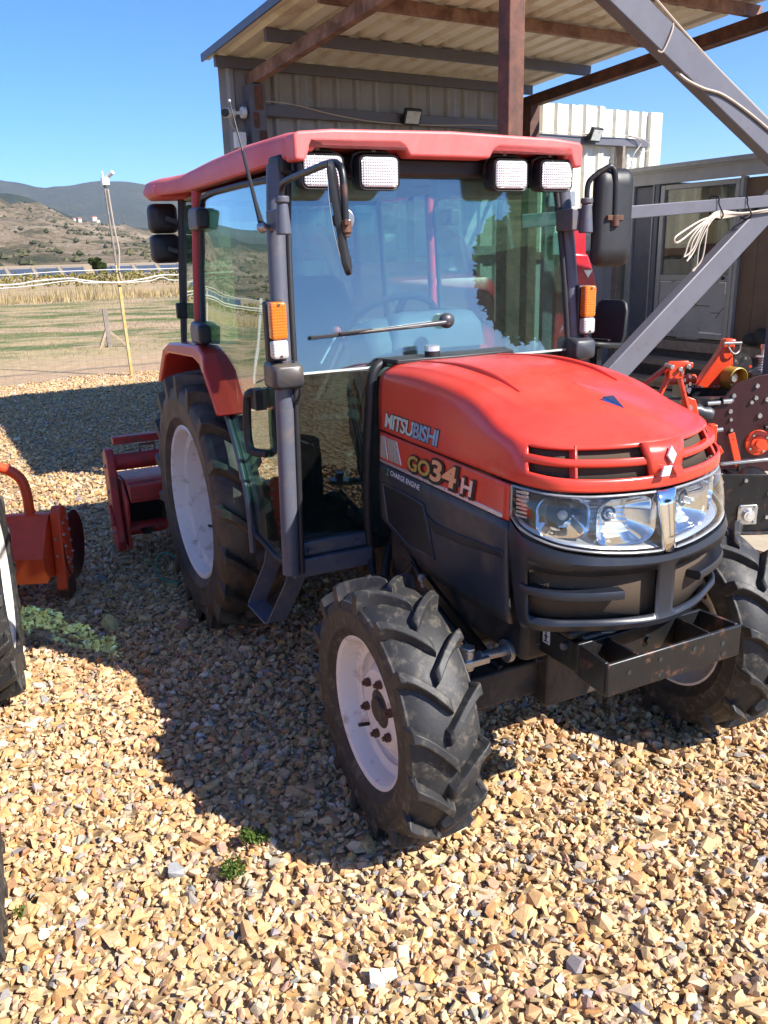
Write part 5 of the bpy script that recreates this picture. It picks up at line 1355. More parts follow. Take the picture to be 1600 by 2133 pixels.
    # rear work lamps, seen from behind
    for z in (1.792, 1.660):
        rl = empty('rear_lamp', parent=TR)
        ob('lamp_body', MB().loft([[(-.50-d, s*.575+a*k, z+b*k) for a, b in rrect(.128,.128,.028,5)] for d, k in ((-.03,.62),(-.015,.90),(.0,1.0),(.045,1.0),(.055,.94))]), MT['blackp'], rl, smooth=45)
        ob('lamp_lens', MB().box((-.557,s*.575,z), (.004,.105,.105)), MT['lampglass'], rl, bevel=.001)
        ob('bracket', MB().bar((-.47,s*.575,z),(-.46,s*.52,z-.02),.02,.02), MT['blackm'], rl)
# work lamps on the roof front
for y in (-.448,-.253,.253,.448):
    w_ = empty('work_light', parent=TR); x0 = 1.0
    ob('housing', MB().loft([[(x0+dx, y+a*k, 1.859+b*k) for a, b in rrect(.146,.106,.022,5)] for dx, k in ((-.055,.55),(-.05,.70),(-.02,.93),(.01,1.0),(.040,1.0),(.044,.97),(.040,.90))]), MT['blackp'], w_, smooth=45)
    ob('lens', MB().loft([[(x0+dx, y+a*k, 1.859+b*k) for a, b in rrect(.128,.088,.014,5)] for dx, k in ((.036,.96),(.046,1.0),(.050,.93),(.0515,.5))]), MT['lampglass'], w_, smooth=40)
    br = [(x0,y-.079,1.845),(x0,y-.080,1.885),(x0,y-.072,1.912),(x0,y-.045,1.923),(x0,y+.045,1.923),(x0,y+.072,1.912),(x0,y+.080,1.885),(x0,y+.079,1.845)]
    mb = MB()
    for i in range(len(br)-1): mb.bar(br[i], br[i+1], .022, .004, (1,0,0) if abs(br[i][2]-br[i+1][2]) > .03 else (0,0,1))
    ob('bracket', MB().tube(br, .006, 6), MT['blackm'], w_); ob('bolt', MB().cyl((x0,y,1.923),(x0,y,1.936),.010,n=8), MT['steel'], w_)
    for s in (-1, 1): ob('side_bolt', MB().cyl((x0,y+s*.079,1.855),(x0,y+s*.089,1.855),.009,n=8), MT['blackm'], w_)
# mirrors
m1 = empty('mirror', parent=TR)
ob('clamp', MB().cyl((1.075,-.600,1.675),(1.075,-.600,1.765),.024,.017).cyl((1.075,-.6,1.765),(1.075,-.6,1.785),.022).bb((.96,-.612,1.69),(1.06,-.590,1.75)), MT['pillar'], m1, bevel=.004)
ob('arm', MB().tube([tuple(p) for p in crom([(1.075,-.600,1.77),(1.08,-.600,1.805),(1.12,-.602,1.823),(1.30,-.609,1.832),(1.46,-.616,1.838),(1.53,-.619,1.828),(1.556,-.620,1.79),(1.562,-.620,1.665)], 6)], .0095, 10), MT['blackm'], m1, smooth=60)
ob('arm_clip', MB().cyl((1.561,-.620,1.695),(1.562,-.620,1.665),.015).cyl((1.562,-.62,1.672),(1.562,-.62,1.655),.010).bar((1.535,-.61,1.69),(1.59,-.63,1.69),.012,.014), MT['bolt'], m1, bevel=.002)
def mirror_head(parent, c, nrm, w, h, lean=0., dk=1.):
    c = Vector(c); nrm = Vector(nrm).normalized(); sx = nrm.cross(Vector((0,0,1))).normalized(); sz = sx.cross(nrm)
    sz2 = (sz + nrm*lean).normalized()
    rings = []
    for d, k in ((-.016*dk,.70),(-.014*dk,.88),(-.004,1.0),(.006,1.02),(.010,1.0),(.007,.93)):
        rings.append([c + nrm*d + sx*a*k + sz2*b*k + nrm*(-.014)*((b/(h/2))**2) for a, b in rrect(w, h, .03, 5)])
    ob('shell', MB().loft(rings), MT['blackp'], parent, smooth=45)
    G = [[c + nrm*(.0085 - .014*((v/(h/2))**2)) + sx*u + sz2*v for u in np.linspace(-w*.44, w*.44, 7)] for v in np.linspace(-h*.45, h*.45, 11)]
    o = shell('glass', MB().grid(G), MT['mirror'], parent, .002, 60)
mirror_head(m1, (1.495,-.617,1.700), (-.44,-.90,0), .15, .275, .13, .6)
ob('ball_joint', MB().cyl((1.51,-.600,1.70),(1.56,-.612,1.688),.010).cyl((1.500,-.598,1.70),(1.512,-.602,1.70),.028), MT['steel'], m1, bevel=.002)
m2 = empty('mirror', parent=TR)
ob('clamp', MB().cyl((1.06,.575,1.665),(1.06,.575,1.765),.026,.018).cyl((1.06,.575,1.765),(1.06,.575,1.785),.022).bb((.955,.52,1.675),(1.05,.585,1.75)), MT['pillar'], m2, bevel=.004)
ob('arm', MB().tube([tuple(p) for p in crom([(1.06,.575,1.77),(1.06,.575,1.82),(1.065,.588,1.850),(1.085,.640,1.885),(1.09,.660,1.885),(1.095,.672,1.85),(1.095,.678,1.70)], 6)], .0095, 10), MT['blackm'], m2, smooth=60)
ob('arm_clip', MB().cyl((1.095,.678,1.725),(1.095,.678,1.685),.016).bar((1.095,.640,1.715),(1.095,.715,1.715),.014,.018).cyl((1.08,.705,1.715),(1.092,.705,1.715),.022), MT['bolt'], m2, bevel=.002)
mirror_head(m2, (1.055,.690,1.715), (-.97,.10,0), .158, .335, 0, 1.8)
# aerial, wiper, filler cap, cowl pad
ae = empty('aerial', parent=TR)
ob('base', MB().ball((.985,-.635,1.70),.018,12).cyl((.975,-.60,1.70),(.985,-.64,1.70),.009), MT['steel'], ae)
ob('rubber_stem', MB().tube([(.985,-.638,1.715),(.955,-.64,1.77),(.87,-.642,1.93)], [.010,.007,.005], 8), MT['blackp'], ae); ob('rod', MB().tube([(.87,-.642,1.93),(.785,-.645,2.085)], [.0035,.002], 6), MT['blackm'], ae); ob('tip', MB().ball((.785,-.645,2.085),.005,8), MT['mint'], ae)
wp = empty('wiper', parent=TR)
ob('pivot', MB().ball((1.012,.012,1.383),.030,16,(.7,1,.9)), MT['grey_plastic'], wp)
ob('arm', MB().tube([(1.022,.0,1.378),(1.020,-.14,1.372),(1.013,-.27,1.366),(1.010,-.33,1.3645)], [.010,.008,.006,.005], 8), MT['grey_plastic'], wp, smooth=60)
ob('blade', MB().bar((1.006,-.20,1.367),(1.000,-.50,1.356),.010,.012).bar((1.012,-.28,1.370),(1.010,-.40,1.364),.008,.010), MT['blackp'], wp, bevel=.002)
ob('cowl_pad', MB().prism([(.985,-.27),(1.10,-.235),(1.115,0),(1.10,.235),(.985,.27)], (0,0,1.258), (1,0,0), (0,1,0), (0,0,.016)), MT['blackp'], TR, bevel=.004)
ob('filler_cap', MB().lathe([(.001,.048),(.022,.048),(.026,.045),(.027,.030)], (1.075,-.085,1.262), (0,0,1), 28, up=(0,1,0)), MT['chrome_soft'], TR); ob('filler_neck', MB().cyl((1.075,-.085,1.255),(1.075,-.085,1.293),.0265,n=28), MT['blackp'], TR)
tie = MB().tube([(.97,-.395,1.355),(.975,-.435,1.30),(.972,-.455,1.268)], .0035, 5); ob('cable_tie', tie, MT['white'], TR)
ob('wire', MB().tube([tuple(p) for p in crom([(1.03,-.575,1.29),(1.045,-.566,1.24),(1.04,-.562,1.19),(1.02,-.57,1.15)], 6)], .005, 6), MT['blackp'], TR)
# inside the cab
ob('cab_floor', MB().bb((-.40,-.52,.56),(.93,.52,.60)), MT['darkin'], TR, bevel=.01)
ob('rear_panel', MB().bb((-.44,-.50,.60),(-.40,.50,1.20)), MT['darkin'], TR, bevel=.01)
rb = MB().tube([(-.45,-.50,1.86),(-.45,.50,1.86)], .018, 8); rb.tube([(-.455,-.53,1.21),(-.455,.53,1.21)], .016, 8); ob('rear_frame', rb, MT['blackp'], TR)
pane('rear_window', [(-.452,.52,1.22),(-.452,-.52,1.22),(-.445,-.49,1.85),(-.445,.49,1.85)], .005, 'sideglass')
for s in (-1, 1):
    ob('side_console', MB().prism([(-.38,.60),(.40,.60),(.30,.86),(.12,1.02),(-.10,1.08),(-.38,1.08)], (0,s*.34,0), (1,0,0), (0,0,1), (0,s*.17,0)), MT['mint'], TR, bevel=.03, seg=3)
st = empty('driver_seat', parent=TR)
ob('cushion', MB().loft([[(x, a, .90+b) for a, b in rrect(w,h,.04,4)] for x,w,h in ((-.12,.42,.10),(-.05,.48,.13),(.25,.48,.12),(.33,.42,.08))]), MT['seat'], st, smooth=50)
ob('backrest', MB().loft([[(-.13-.10*t, a, .92+.62*t+0*b) if False else (-.12-.13*t+b, a, .92+.60*t) for a, b in rrect(w,th_,.035,4)] for t,w,th_ in ((0,.40,.10),(.2,.47,.12),(.7,.46,.11),(.95,.38,.08),(1,.30,.05))]), MT['seat'], st, smooth=50)
for s in (-1, 1): ob('armrest', MB().bar((-.12,s*.27,1.14),(.18,s*.27,1.16),.06,.05), MT['seat'], st, bevel=.02, seg=3)
ob('dashboard', MB().loft([[(.80+b*1.0, a, z) for a, b in rrect(w,d,.05,4)] for z,w,d in ((.62,.30,.16),(1.0,.34,.20),(1.22,.46,.24),(1.31,.50,.22),(1.36,.46,.17),(1.385,.36,.09))]), MT['dash'], TR, smooth=50)
ob('instrument_hood', MB().loft([[(.86+b, a+.04, z) for a, b in rrect(w,d,.03,4)] for z,w,d in ((1.28,.40,.14),(1.36,.38,.12),(1.40,.33,.08),(1.41,.26,.04))]), MT['dash'], TR, smooth=50)
sw = empty('steering_wheel', parent=TR)
c = Vector((.60,0,1.345)); n_ = Vector((-.62,0,.78)).normalized(); u1 = Vector((0,1,0)); u2 = n_.cross(u1)
ob('grip', MB().tube([c + u1*.185*math.cos(2*PI*k/36) + u2*.185*math.sin(2*PI*k/36) for k in range(36)], .014, 8, closed=True), MT['seat'], sw, smooth=60)
sp_ = MB().cyl(c - n_*.035, c + n_*.0, .045)
for k in range(3): sp_.bar(c - n_*.02, c + u1*.18*math.cos(2*PI*k/3+.5) + u2*.18*math.sin(2*PI*k/3+.5), .03, .012, n_)
ob('spoke', sp_, MT['seat'], sw); ob('column', MB().cyl(c - n_*.03, (.80,0,1.05), .03), MT['blackp'], TR)
ob('lever', MB().tube([(.76,-.16,1.20),(.72,-.26,1.33)], .006, 6).ball((.71,-.275,1.345),.018,10), MT['orange'], TR)
ob('lever', MB().tube([(.45,-.30,.60),(.50,-.30,1.0)], .008, 6).ball((.50,-.30,1.01),.022,10), MT['seat'], TR)
ob('pedal', MB().bar((.86,-.26,.66),(.82,-.20,.86),.05,.02).bar((.86,-.14,.66),(.82,-.12,.86),.05,.02), MT['cast'], TR)
ob('under_dash', MB().prism([(.60,.60),(.96,.60),(.96,1.18),(.86,1.22)], (0,-.24,0), (1,0,0), (0,0,1), (0,.48,0)), MT['darkin'], TR, bevel=.02)
# ------------------------------------------------------------------ machines round the tractor
def tloc(x, y, z=0):
    c, s = math.cos(TR_YAW), math.sin(TR_YAW); return Vector((TR_LOC.x + c*x - s*y, TR_LOC.y + s*x + c*y, z))
def gy(a, b):
    v = yard(a, b); v.z = .012; return v
# red tiller hung behind the red tractor
til = thing('rotary_tiller', 'dark red rotary tiller hung behind the red tractor', 'tiller', tloc(-1.02, 0), TR_YAW)
ob('top_bar', MB().bb((-.02,-.84,.675),(.03,.84,.715)), MT['darkred'], til, bevel=.004, label='upper square cross bar')
ob('main_tube', MB().cyl((.0,-.84,.575),(.0,.84,.575),.046), MT['darkred'], til)
ob('hood_plate', MB().prism([(-.30,.40),(-.10,.50),(.18,.50),(.24,.44),(.24,.40),(.15,.475),(-.10,.475),(-.29,.39)], (0,-.82,0), (1,0,0), (0,0,1), (0,1.64,0)), MT['darkred'], til, bevel=.004)
ob('front_rail', MB().bb((.20,-.82,.415),(.25,.82,.495)), MT['darkred'], til, bevel=.006)
for s in (-1, 1):
    ob('chain_case', MB().prism([(-.02,.10),(.10,.10),(.13,.16),(.10,.30),(.085,.52),(.07,.62),(.03,.655),(-.02,.655),(-.06,.62),(-.075,.50),(-.06,.28),(-.05,.16)], (0,s*.845,0), (1,0,0), (0,0,1), (0,s*.045,0)), MT['darkred'], til, bevel=.012, seg=3)
    ob('side_plate', MB().prism([(-.22,.14),(.16,.12),(.22,.40),(.10,.50),(-.15,.48),(-.26,.38)], (0,s*.825,0), (1,0,0), (0,0,1), (0,s*.012,0)), MT['darkred'], til, bevel=.003)
    ob('case_bracket', MB().prism([(0,0),(.06,-.10),(.02,-.12),(-.04,-.02)], (.05,s*.892,.36), (1,0,0), (0,0,1), (0,s*.014,0)), MT['darkred'], til, bevel=.003)
    for z, x in ((.56,.0),(.42,.01),(.20,.04)): ob('case_bolt', MB().cyl((x,s*.888,z),(x,s*.898,z),.011,n=6), MT['steel'], til)
ob('rotor_shaft', MB().cyl((.03,-.82,.20),(.03,.82,.20),.036), MT['darkred'], til)
for k in range(12):
    y = -.74 + k*.134; a = k*1.3
    P = [Vector((.03+.03*math.cos(a), y, .20+.03*math.sin(a))), Vector((.03+.12*math.cos(a), y, .20+.12*math.sin(a))), Vector((.03+.17*math.cos(a+.25), y+.03*(-1)**k, .20+.17*math.sin(a+.25)))]
    ob('tine', MB().bar(P[0], P[1], .012, .035, (0,1,0)).bar(P[1], P[2], .010, .035, (0,1,0)), MT['cast'], til)
ob('rear_flap', MB().prism([(-.30,.395),(-.33,.13),(-.318,.13),(-.288,.39)], (0,-.81,0), (1,0,0), (0,0,1), (0,1.62,0)), MT['darkin'], til)
ob('hitch_mast', MB().bar((.05,-.10,.60),(.38,-.10,.95),.05,.05).bar((.05,.10,.60),(.38,.10,.95),.05,.05).bar((.05,-.3,.55),(.55,-.22,.50),.05,.05).bar((.05,.3,.55),(.55,.22,.50),.05,.05), MT['darkred'], til, bevel=.004)
ob('tube_handle', MB().tube([(.0,-.70,.615),(.0,-.70,.655),(.0,-.62,.655),(.0,-.62,.615)], .008, 6), MT['rustlight'], til)
tw_ = thing('twine', 'loop of green twine on the gravel beside the rear tyre', 'twine', tloc(-.62, -.70, .02), TR_YAW)
ob('strand', MB().tube([tuple(p) for p in crom([(.18,.10,.16),(.10,.06,.10),(.02,.0,.14),(-.04,-.04,.10),(.0,-.06,.03),(.08,-.03,.012),(.15,.02,.012)], 8)], .006, 6), MT['green_twine'], tw_)

# neighbouring tractor at the left edge: its left wheels and tiller come into view
NB = thing('tractor', 'second tractor parked alongside at the left edge, only its wheels showing', 'tractor', (-2.154, 2.798, 0), R(-69))
NRW = dict(RW); NRW.update(R_=.445, Rc=.412, hw=.118, rr=.255, ow=.10, disc_y=.03, nl=16, rub='rubber')
wheel('rear_wheel', NB, (0,.63,.438), 1, **NRW); wheel('rear_wheel', NB, (0,-.63,.438), -1, **NRW)
NFW = dict(FW); NFW.update(R_=.305, Rc=.280, hw=.085, rr=.165, ow=.066, hub_r=.04, bc=.065, rub='rubber')
wheel('front_wheel', NB, (1.42,.635,.300), 1, **NFW); wheel('front_wheel', NB, (1.42,-.625,.300), -1, **NFW)
ob('axle', MB().cyl((0,-.55,.438),(0,.55,.438),.06).bb((-.3,-.2,.33),(1.7,.2,.55)).bar((1.42,-.55,.29),(1.42,.55,.29),.08,.08), MT['cast'], NB, bevel=.01)
ob('bonnet', MB().loft([[(x,a,.86+b) for a,b in rrect(w,h,.07,4)] for x,w,h in ((.72,.44,.42),(1.3,.44,.42),(1.72,.40,.38),(1.86,.30,.28))]), MT['orange'], NB, smooth=50)
ob('wing', MB().prism([(-.45,.84),(-.2,.96),(.2,.96),(.40,.84),(.38,.82),(.2,.93),(-.2,.93),(-.43,.81)], (0,.34,0), (1,0,0), (0,0,1), (0,.12,0)), MT['orange'], NB, bevel=.01)
ob('seat', MB().bb((-.1,-.2,.85),(.3,.2,.95)).bb((-.16,-.2,.9),(-.08,.2,1.3)), MT['seat'], NB, bevel=.03, seg=3)
ob('steering_wheel', MB().tube([Vector((.62+.10*math.sin(2*PI*k/24),.17*math.cos(2*PI*k/24),1.16+.13*math.sin(2*PI*k/24))) for k in range(24)], .012, 6, closed=True).cyl((.62,0,1.14),(.80,0,.95),.02), MT['blackp'], NB)

ot = thing('rotary_tiller', 'bright orange rotary tiller behind the tractor at the left edge', 'tiller', (-2.22, 3.90, 0), R(-86))
ot.scale = (.84, .84, .84)
ob('hood_top', MB().prism([(-.26,.36),(-.12,.50),(.06,.53),(.10,.50),(.24,.34),(.235,.19),(.222,.19),(.225,.335),(.08,.485),(-.10,.475),(-.245,.345)], (0,-.70,0), (1,0,0), (0,0,1), (0,1.42,0)), MT['orange'], ot, bevel=.004)
ob('end_plate', MB().prism([(-.24,.20),(.225,.19),(.235,.335),(.09,.495),(.05,.525),(-.12,.495),(-.25,.355)], (0,.705,0), (1,0,0), (0,0,1), (0,.014,0)), MT['orange'], ot, bevel=.003)
ob('main_tube', MB().cyl((.02,-.7,.47),(.02,.72,.47),.075), MT['orange'], ot)
ob('chain_case', MB().prism([(-.03,.06),(.06,.05),(.10,.10),(.075,.30),(.06,.50),(.05,.555),(.0,.58),(-.06,.565),(-.08,.50),(-.075,.30),(-.06,.10)], (.0,.725,0), (1,0,0), (0,0,1), (0,.06,0)), MT['orange'], ot, bevel=.010, seg=3)
ob('case_plate', MB().prism([(.07,.51),(-.05,.51),(-.065,.24),(.05,.22)], (0,.786,0), (1,0,0), (0,0,1), (0,.008,0)), MT['orange'], ot, bevel=.002)
for x,z in ((.055,.49),(-.035,.49),(.06,.42),(-.045,.42),(.055,.35),(-.05,.35),(.048,.28),(-.055,.28),(.0,.25),(.04,.245),(.0,.20)):
    ob('case_bolt', MB().cyl((x,.790,z),(x,.802,z),.009,n=8), MT['zinc'], ot)
for q in ((.075,.30),(.07,.40)): ob('case_front_bolt', MB().cyl((q[0],.75,q[1]),(q[0]+.015,.75,q[1]),.009,n=8), MT['zinc'], ot)
ob('worn_shoe', MB().prism([(-.04,.03),(.07,.03),(.095,.09),(.085,.15),(-.055,.15),(-.06,.08)], (0,.722,0), (1,0,0), (0,0,1), (0,.068,0)), MT['bolt'], ot, bevel=.008)
ob('disc', MB().lathe([(.001,0),(.15,.006),(.205,.02),(.205,.024),(.15,.011),(.001,.005)], (-.135,.765,.30), (0,1,0), 48), MT['maroon'], ot, smooth=60, label='dark round side disc')
ob('rotor_shaft', MB().cyl((.02,-.7,.20),(.02,.72,.20),.045), MT['orange'], ot)
for k in range(9):
    y = -.6 + k*.15; a = 4.4 + .5*math.sin(k*2.1)
    ob('tine', MB().bar((.02+.04*math.cos(a),y,.20+.04*math.sin(a)),(.02+.13*math.cos(a),y,.20+.13*math.sin(a)),.014,.045,(0,1,0)), MT['orange'], ot)
ob('arch_pipe', MB().tube([tuple(p) for p in crom([(.0,.60,.50),(.0,.60,.66),(.0,.57,.76),(.0,.47,.82),(.0,.30,.85),(.0,-.3,.85)], 8)], .030, 10), MT['orange'], ot, smooth=60)
ob('mast_box', MB().bb((-.06,-.30,.83),(.08,.435,.915)), MT['orange'], ot, bevel=.006)

# ---- red machine with lifting arm under the shed roof, behind the cab
rm = thing('loader', 'crimson loader machine under the shed seen past the cab', 'loader', (.22, 7.3, .012), R(18))
ob('bonnet', MB().loft([[(a, y, 1.10+b) for a, b in rrect(w,h,.08,4)] for y,w,h in ((-.95,.66,.40),(-.90,.80,.62),(-.2,.86,.70),(.5,.86,.66))]), MT['crimson'], rm, smooth=45)
ob('side_cover', MB().prism([(-.42,.55),(.42,.55),(.42,1.30),(.30,1.52),(-.30,1.52),(-.42,1.30)], (0,.2,0), (1,0,0), (0,0,1), (0,.7,0)), MT['orangered'], rm, bevel=.03, seg=3)
ob('nose_badge', MB().prism([(-.06,.05),(.06,.05),(0,-.04)], (.18,-.905,1.25), (1,0,0), (0,0,1), (0,-.004,0)), MT['zinc'], rm)
ob('grille', MB().bb((-.28,-.96,.92),(.28,-.94,1.12)), MT['darkin'], rm, bevel=.01)
for s in (-1, 1):
    ob('lift_arm', MB().prism([(-1.1,.45),(-.95,.42),(.2,1.55),(.75,1.72),(.78,1.82),(.62,1.86),(.1,1.70)], (s*.52,0,0), (0,1,0), (0,0,1), (s*.07,0,0)), MT['crimson'], rm, bevel=.01)
    ob('lift_ram', MB().cyl((s*.55,.3,.7),(s*.55,-.1,1.35),.035), MT['orangered'], rm)
    ob('tyre', MB().lathe([(.16,-.10),(.36,-.12),(.42,-.08),(.43,0),(.42,.08),(.36,.12),(.16,.10)], (s*.50,-.55,.43), (1,0,0), 36), MT['rubber'], rm, smooth=50)
    ob('tyre', MB().lathe([(.16,-.10),(.36,-.12),(.42,-.08),(.43,0),(.42,.08),(.36,.12),(.16,.10)], (s*.50,.62,.43), (1,0,0), 36), MT['rubber'], rm, smooth=50)
ob('chassis', MB().bb((-.36,-.9,.35),(.36,.95,.75)), MT['cast'], rm, bevel=.02)
ob('seat', MB().bb((-.22,.35,1.30),(.22,.75,1.40)).bb((-.2,.72,1.38),(.2,.82,1.95)), MT['seat'], rm, bevel=.05, seg=3)
ob('post', MB().bb((-.42,.86,.7),(-.36,.92,2.25)).bb((.36,.86,.7),(.42,.92,2.25)).bb((-.42,.86,2.25),(.42,.92,2.31)), MT['blackm'], rm, bevel=.006)

# crimson implement mast right of the cab pillar
im = thing('implement_mast', 'crimson hitch mast with grey bolted plate just right of the cab', 'mast', (1.46, 6.6, .16), R(20))
im.scale = (.86, .86, .88)
ob('mast', MB().prism([(-.20,.4),(.16,.4),(.16,1.45),(.115,1.55),(.10,1.80),(.06,1.90),(-.04,1.93),(-.10,1.88),(-.16,1.70)], (0,-.04,0), (1,0,0), (0,0,1), (0,.07,0)), MT['crimson'], im, bevel=.008)
ob('cowl', MB().prism([(-.22,1.30),(.21,1.28),(.17,1.42),(.09,1.60),(-.14,1.62)], (0,-.11,0), (1,0,0), (0,0,1), (0,.068,0)), MT['crimson'], im, bevel=.02, seg=3)
ob('badge', MB().prism([(-.045,.03),(.045,.03),(0,-.035)], (.09,-.113,1.44), (1,0,0), (0,0,1), (0,-.004,0)), MT['zinc'], im)
ob('plate', MB().bb((-.24,-.07,1.60),(-.06,-.045,1.78)), MT['zinc'], im, bevel=.004)
for x,z in ((-.09,1.64),(-.09,1.74)): ob('bolt', MB().cyl((x,-.072,z),(x,-.09,z),.016,n=6), MT['steel'], im)
ob('post', MB().bb((-.30,-.03,-.16),(-.20,.03,2.4)), MT['greysteel'], im, bevel=.005); ob('foot', MB().bb((-.35,-.25,-.168),(.3,.25,-.10)).bb((-.1,-.05,-.11),(.1,.05,.1)).bb((-.1,-.05,.05),(.1,.05,.45)), MT['blackm'], im, bevel=.006)
ob('top_plate', MB().bb((-.30,-.09,1.98),(-.05,-.065,2.10)), MT['zinc'], im, bevel=.004)

# ride-on seat machine
sm_ = thing('seat_machine', 'black moulded seat on the frame of a small machine before the hut', 'machine', (1.83, 7.25, .012), R(-48))
sm_.scale = (.84, .84, .88)
ob('seat_pan', MB().loft([[(a*w/.4, -.24+.44*t, .93 + .02*math.cos(t*PI) + b) for a, b in rrect(.40,.05,.022,4)] for t,w in ((0,.28),(.1,.36),(.5,.40),(1.0,.38))]), MT['blackp'], sm_, smooth=50)
ob('backrest', MB().loft([[(a*w/.4, .20+.07*t+b, .93+.40*t) for a, b in rrect(.40,.05,.022,4)] for t,w in ((0,.36),(.2,.40),(.75,.38),(.93,.33),(1.0,.24))]), MT['blackp'], sm_, smooth=50)
ob('belt', MB().bar((-.12,.1,.965),(.12,.05,.97),.03,.012), MT['seat'], sm_)
ob('post', MB().bar((0,.05,.15),(0,.0,.90),.09,.09).bar((-.25,.05,.62),(.3,.05,.70),.05,.05).bar((.25,0,.2),(.1,.05,.72),.04,.06), MT['blackm'], sm_, bevel=.006)
ob('frame', MB().bar((-.3,-.35,.20),(.4,-.35,.20),.06,.08).bar((-.3,.35,.2),(.4,.35,.2),.06,.08).bar((0,-.5,.2),(0,.5,.2),.06,.08).prism([(-.12,.3),(.16,.25),(.2,.52),(.0,.62),(-.1,.5)], (0,-.2,0), (1,0,0), (0,0,1), (0,.03,0)), MT['blackm'], sm_, bevel=.006)
ob('lever', MB().bar((.22,-.05,.62),(.42,-.02,.90),.02,.012).bar((.30,.0,.90),(.44,.0,.905),.02,.008), MT['steel'], sm_)
ob('draw_bar', MB().bar((.15,-.30,.45),(.62,-.45,.50),.05,.09).cyl((.60,-.48,.50),(.60,-.40,.50),.045), MT['zinc'], sm_, bevel=.01)
for x in (-.25, .3): ob('wheel', MB().lathe([(.02,-.05),(.13,-.06),(.16,-.03),(.16,.03),(.13,.06),(.02,.05)], (x,.35,.17), (1,0,0), 28), MT['rubber'], sm_, smooth=50)

# ---- orange red mower with a maroon side plate, right edge
fm_ = thing('flail_mower', 'orange red mower with maroon bolted side plate and yellow shaft guard', 'mower', (2.55, 6.0, 0))
def fx(x, y, z): return Vector((x - 2.55, y - 6.0, z))
def fplate(name, pts, y, th, mat, bev=.004, parent=fm_): return ob(name, MB().prism(pts, fx(0, y, 0) - Vector((0, 0, 0)), (1,0,0), (0,0,1), (0,th,0)), MT[mat], parent, bevel=bev)
fplate('side_plate', [(2.20,.30),(2.32,.12),(2.46,.02),(2.95,.02),(3.2,.15),(3.3,.45),(3.15,.66),(2.85,.735),(2.68,.715),(2.52,.66),(2.42,.52),(2.30,.44)], 6.0, .014, 'maroon')
for x,z,r_ in ((2.505,.546,.016),(2.516,.575,.018),(2.502,.463,.018),(2.511,.403,.014),(2.522,.326,.014),(2.716,.425,.020),(2.676,.555,.018),(2.677,.641,.018),(2.648,.525,.016),(2.756,.542,.018),(2.85,.62,.018),(2.90,.45,.018)):
    ob('plate_bolt', MB().cyl(fx(x,5.998,z), fx(x,5.985,z), r_, r_*.8, 10), MT['zinc'], fm_)
ob('hub_disc', MB().lathe([(.001,.045),(.028,.045),(.03,.03),(.055,.028),(.058,.018),(.088,.014),(.095,0)], fx(2.722,5.998,.228), (0,-1,0), 40), MT['orangered'], fm_, smooth=40, label='round orange hub cover')
for k in range(4):
    a = R(35+90*k); ob('hub_bolt', MB().cyl(fx(2.722+.07*math.cos(a),5.984,.228+.07*math.sin(a)), fx(2.722+.07*math.cos(a),5.974,.228+.07*math.sin(a)), .009, n=8), MT['zinc'], fm_)
ob('skid_pipe', MB().cyl(fx(2.74,5.95,.345), fx(3.2,5.93,.33), .022), MT['blackm'], fm_)
st_ = ob('height_strap', MB().bar(fx(2.500,5.94,.315), fx(2.572,5.93,.075), .012, .048, (1,0,0)), MT['orangered'], fm_, bevel=.003)
for t in (.2,.42,.6): ob('strap_hole', MB().cyl(fx(2.500+.072*t,5.934,.315-.24*t), fx(2.500+.072*t,5.932,.315-.24*t), .008, n=10), MT['darkin'], fm_)
ob('strap_foot', MB().bb(fx(2.50,5.86,.012), fx(2.70,6.0,.04)).bb(fx(2.565,5.915,.03), fx(2.61,5.945,.105)), MT['blackm'], fm_, bevel=.004)
# mast and shaft guard farther back
fplate('mast', [(2.45,.54),(2.645,.53),(2.70,.60),(2.745,.91),(2.66,.915),(2.635,.83),(2.50,.62)], 6.58, .10, 'orangered', .012)
fplate('mast_face', [(2.655,.53),(2.80,.53),(2.765,.83),(2.745,.91),(2.71,.90),(2.70,.66)], 6.69, .02, 'orangered', .004)
ob('mast_pin', MB().cyl(fx(2.64,6.55,.885), fx(2.77,6.55,.885), .012), MT['zinc'], fm_)
ob('pin_chain', MB().tube([tuple(p) for p in crom([fx(2.67,6.56,.87),fx(2.70,6.55,.82),fx(2.735,6.55,.805),fx(2.765,6.56,.83),fx(2.77,6.56,.87)], 6)], .007, 6), MT['zinc'], fm_)
ob('shaft_guard', MB().lathe([(.083,0),(.087,.003),(.087,.11),(.080,.115),(.076,.11),(.078,0)], fx(2.715,6.60,.618), (.35,-.94,0), 40), MT['brass'], fm_, smooth=40, label='yellow round shaft guard')
ob('shaft', MB().cyl(fx(2.70,6.64,.618), fx(2.74,6.54,.618), .03), MT['steel'], fm_)
ob('gearbox', MB().bb(fx(2.40,6.60,.42), fx(2.90,6.95,.56)), MT['blackm'], fm_, bevel=.015)
for x in (2.475,2.50,2.60,2.63): ob('mast_bolt', MB().cyl(fx(x,6.578,.555), fx(x,6.568,.555), .009, n=8), MT['zinc'], fm_)
ob('cross_shaft', MB().cyl(fx(2.24,6.60,.60), fx(2.46,6.62,.61), .036).cyl(fx(2.40,6.61,.608), fx(2.42,6.61,.608), .046), MT['orange'], fm_)
fplate('deck', [(2.05,.40),(2.95,.40),(2.95,.48),(2.05,.47)], 6.1, .5, 'cast', .01)
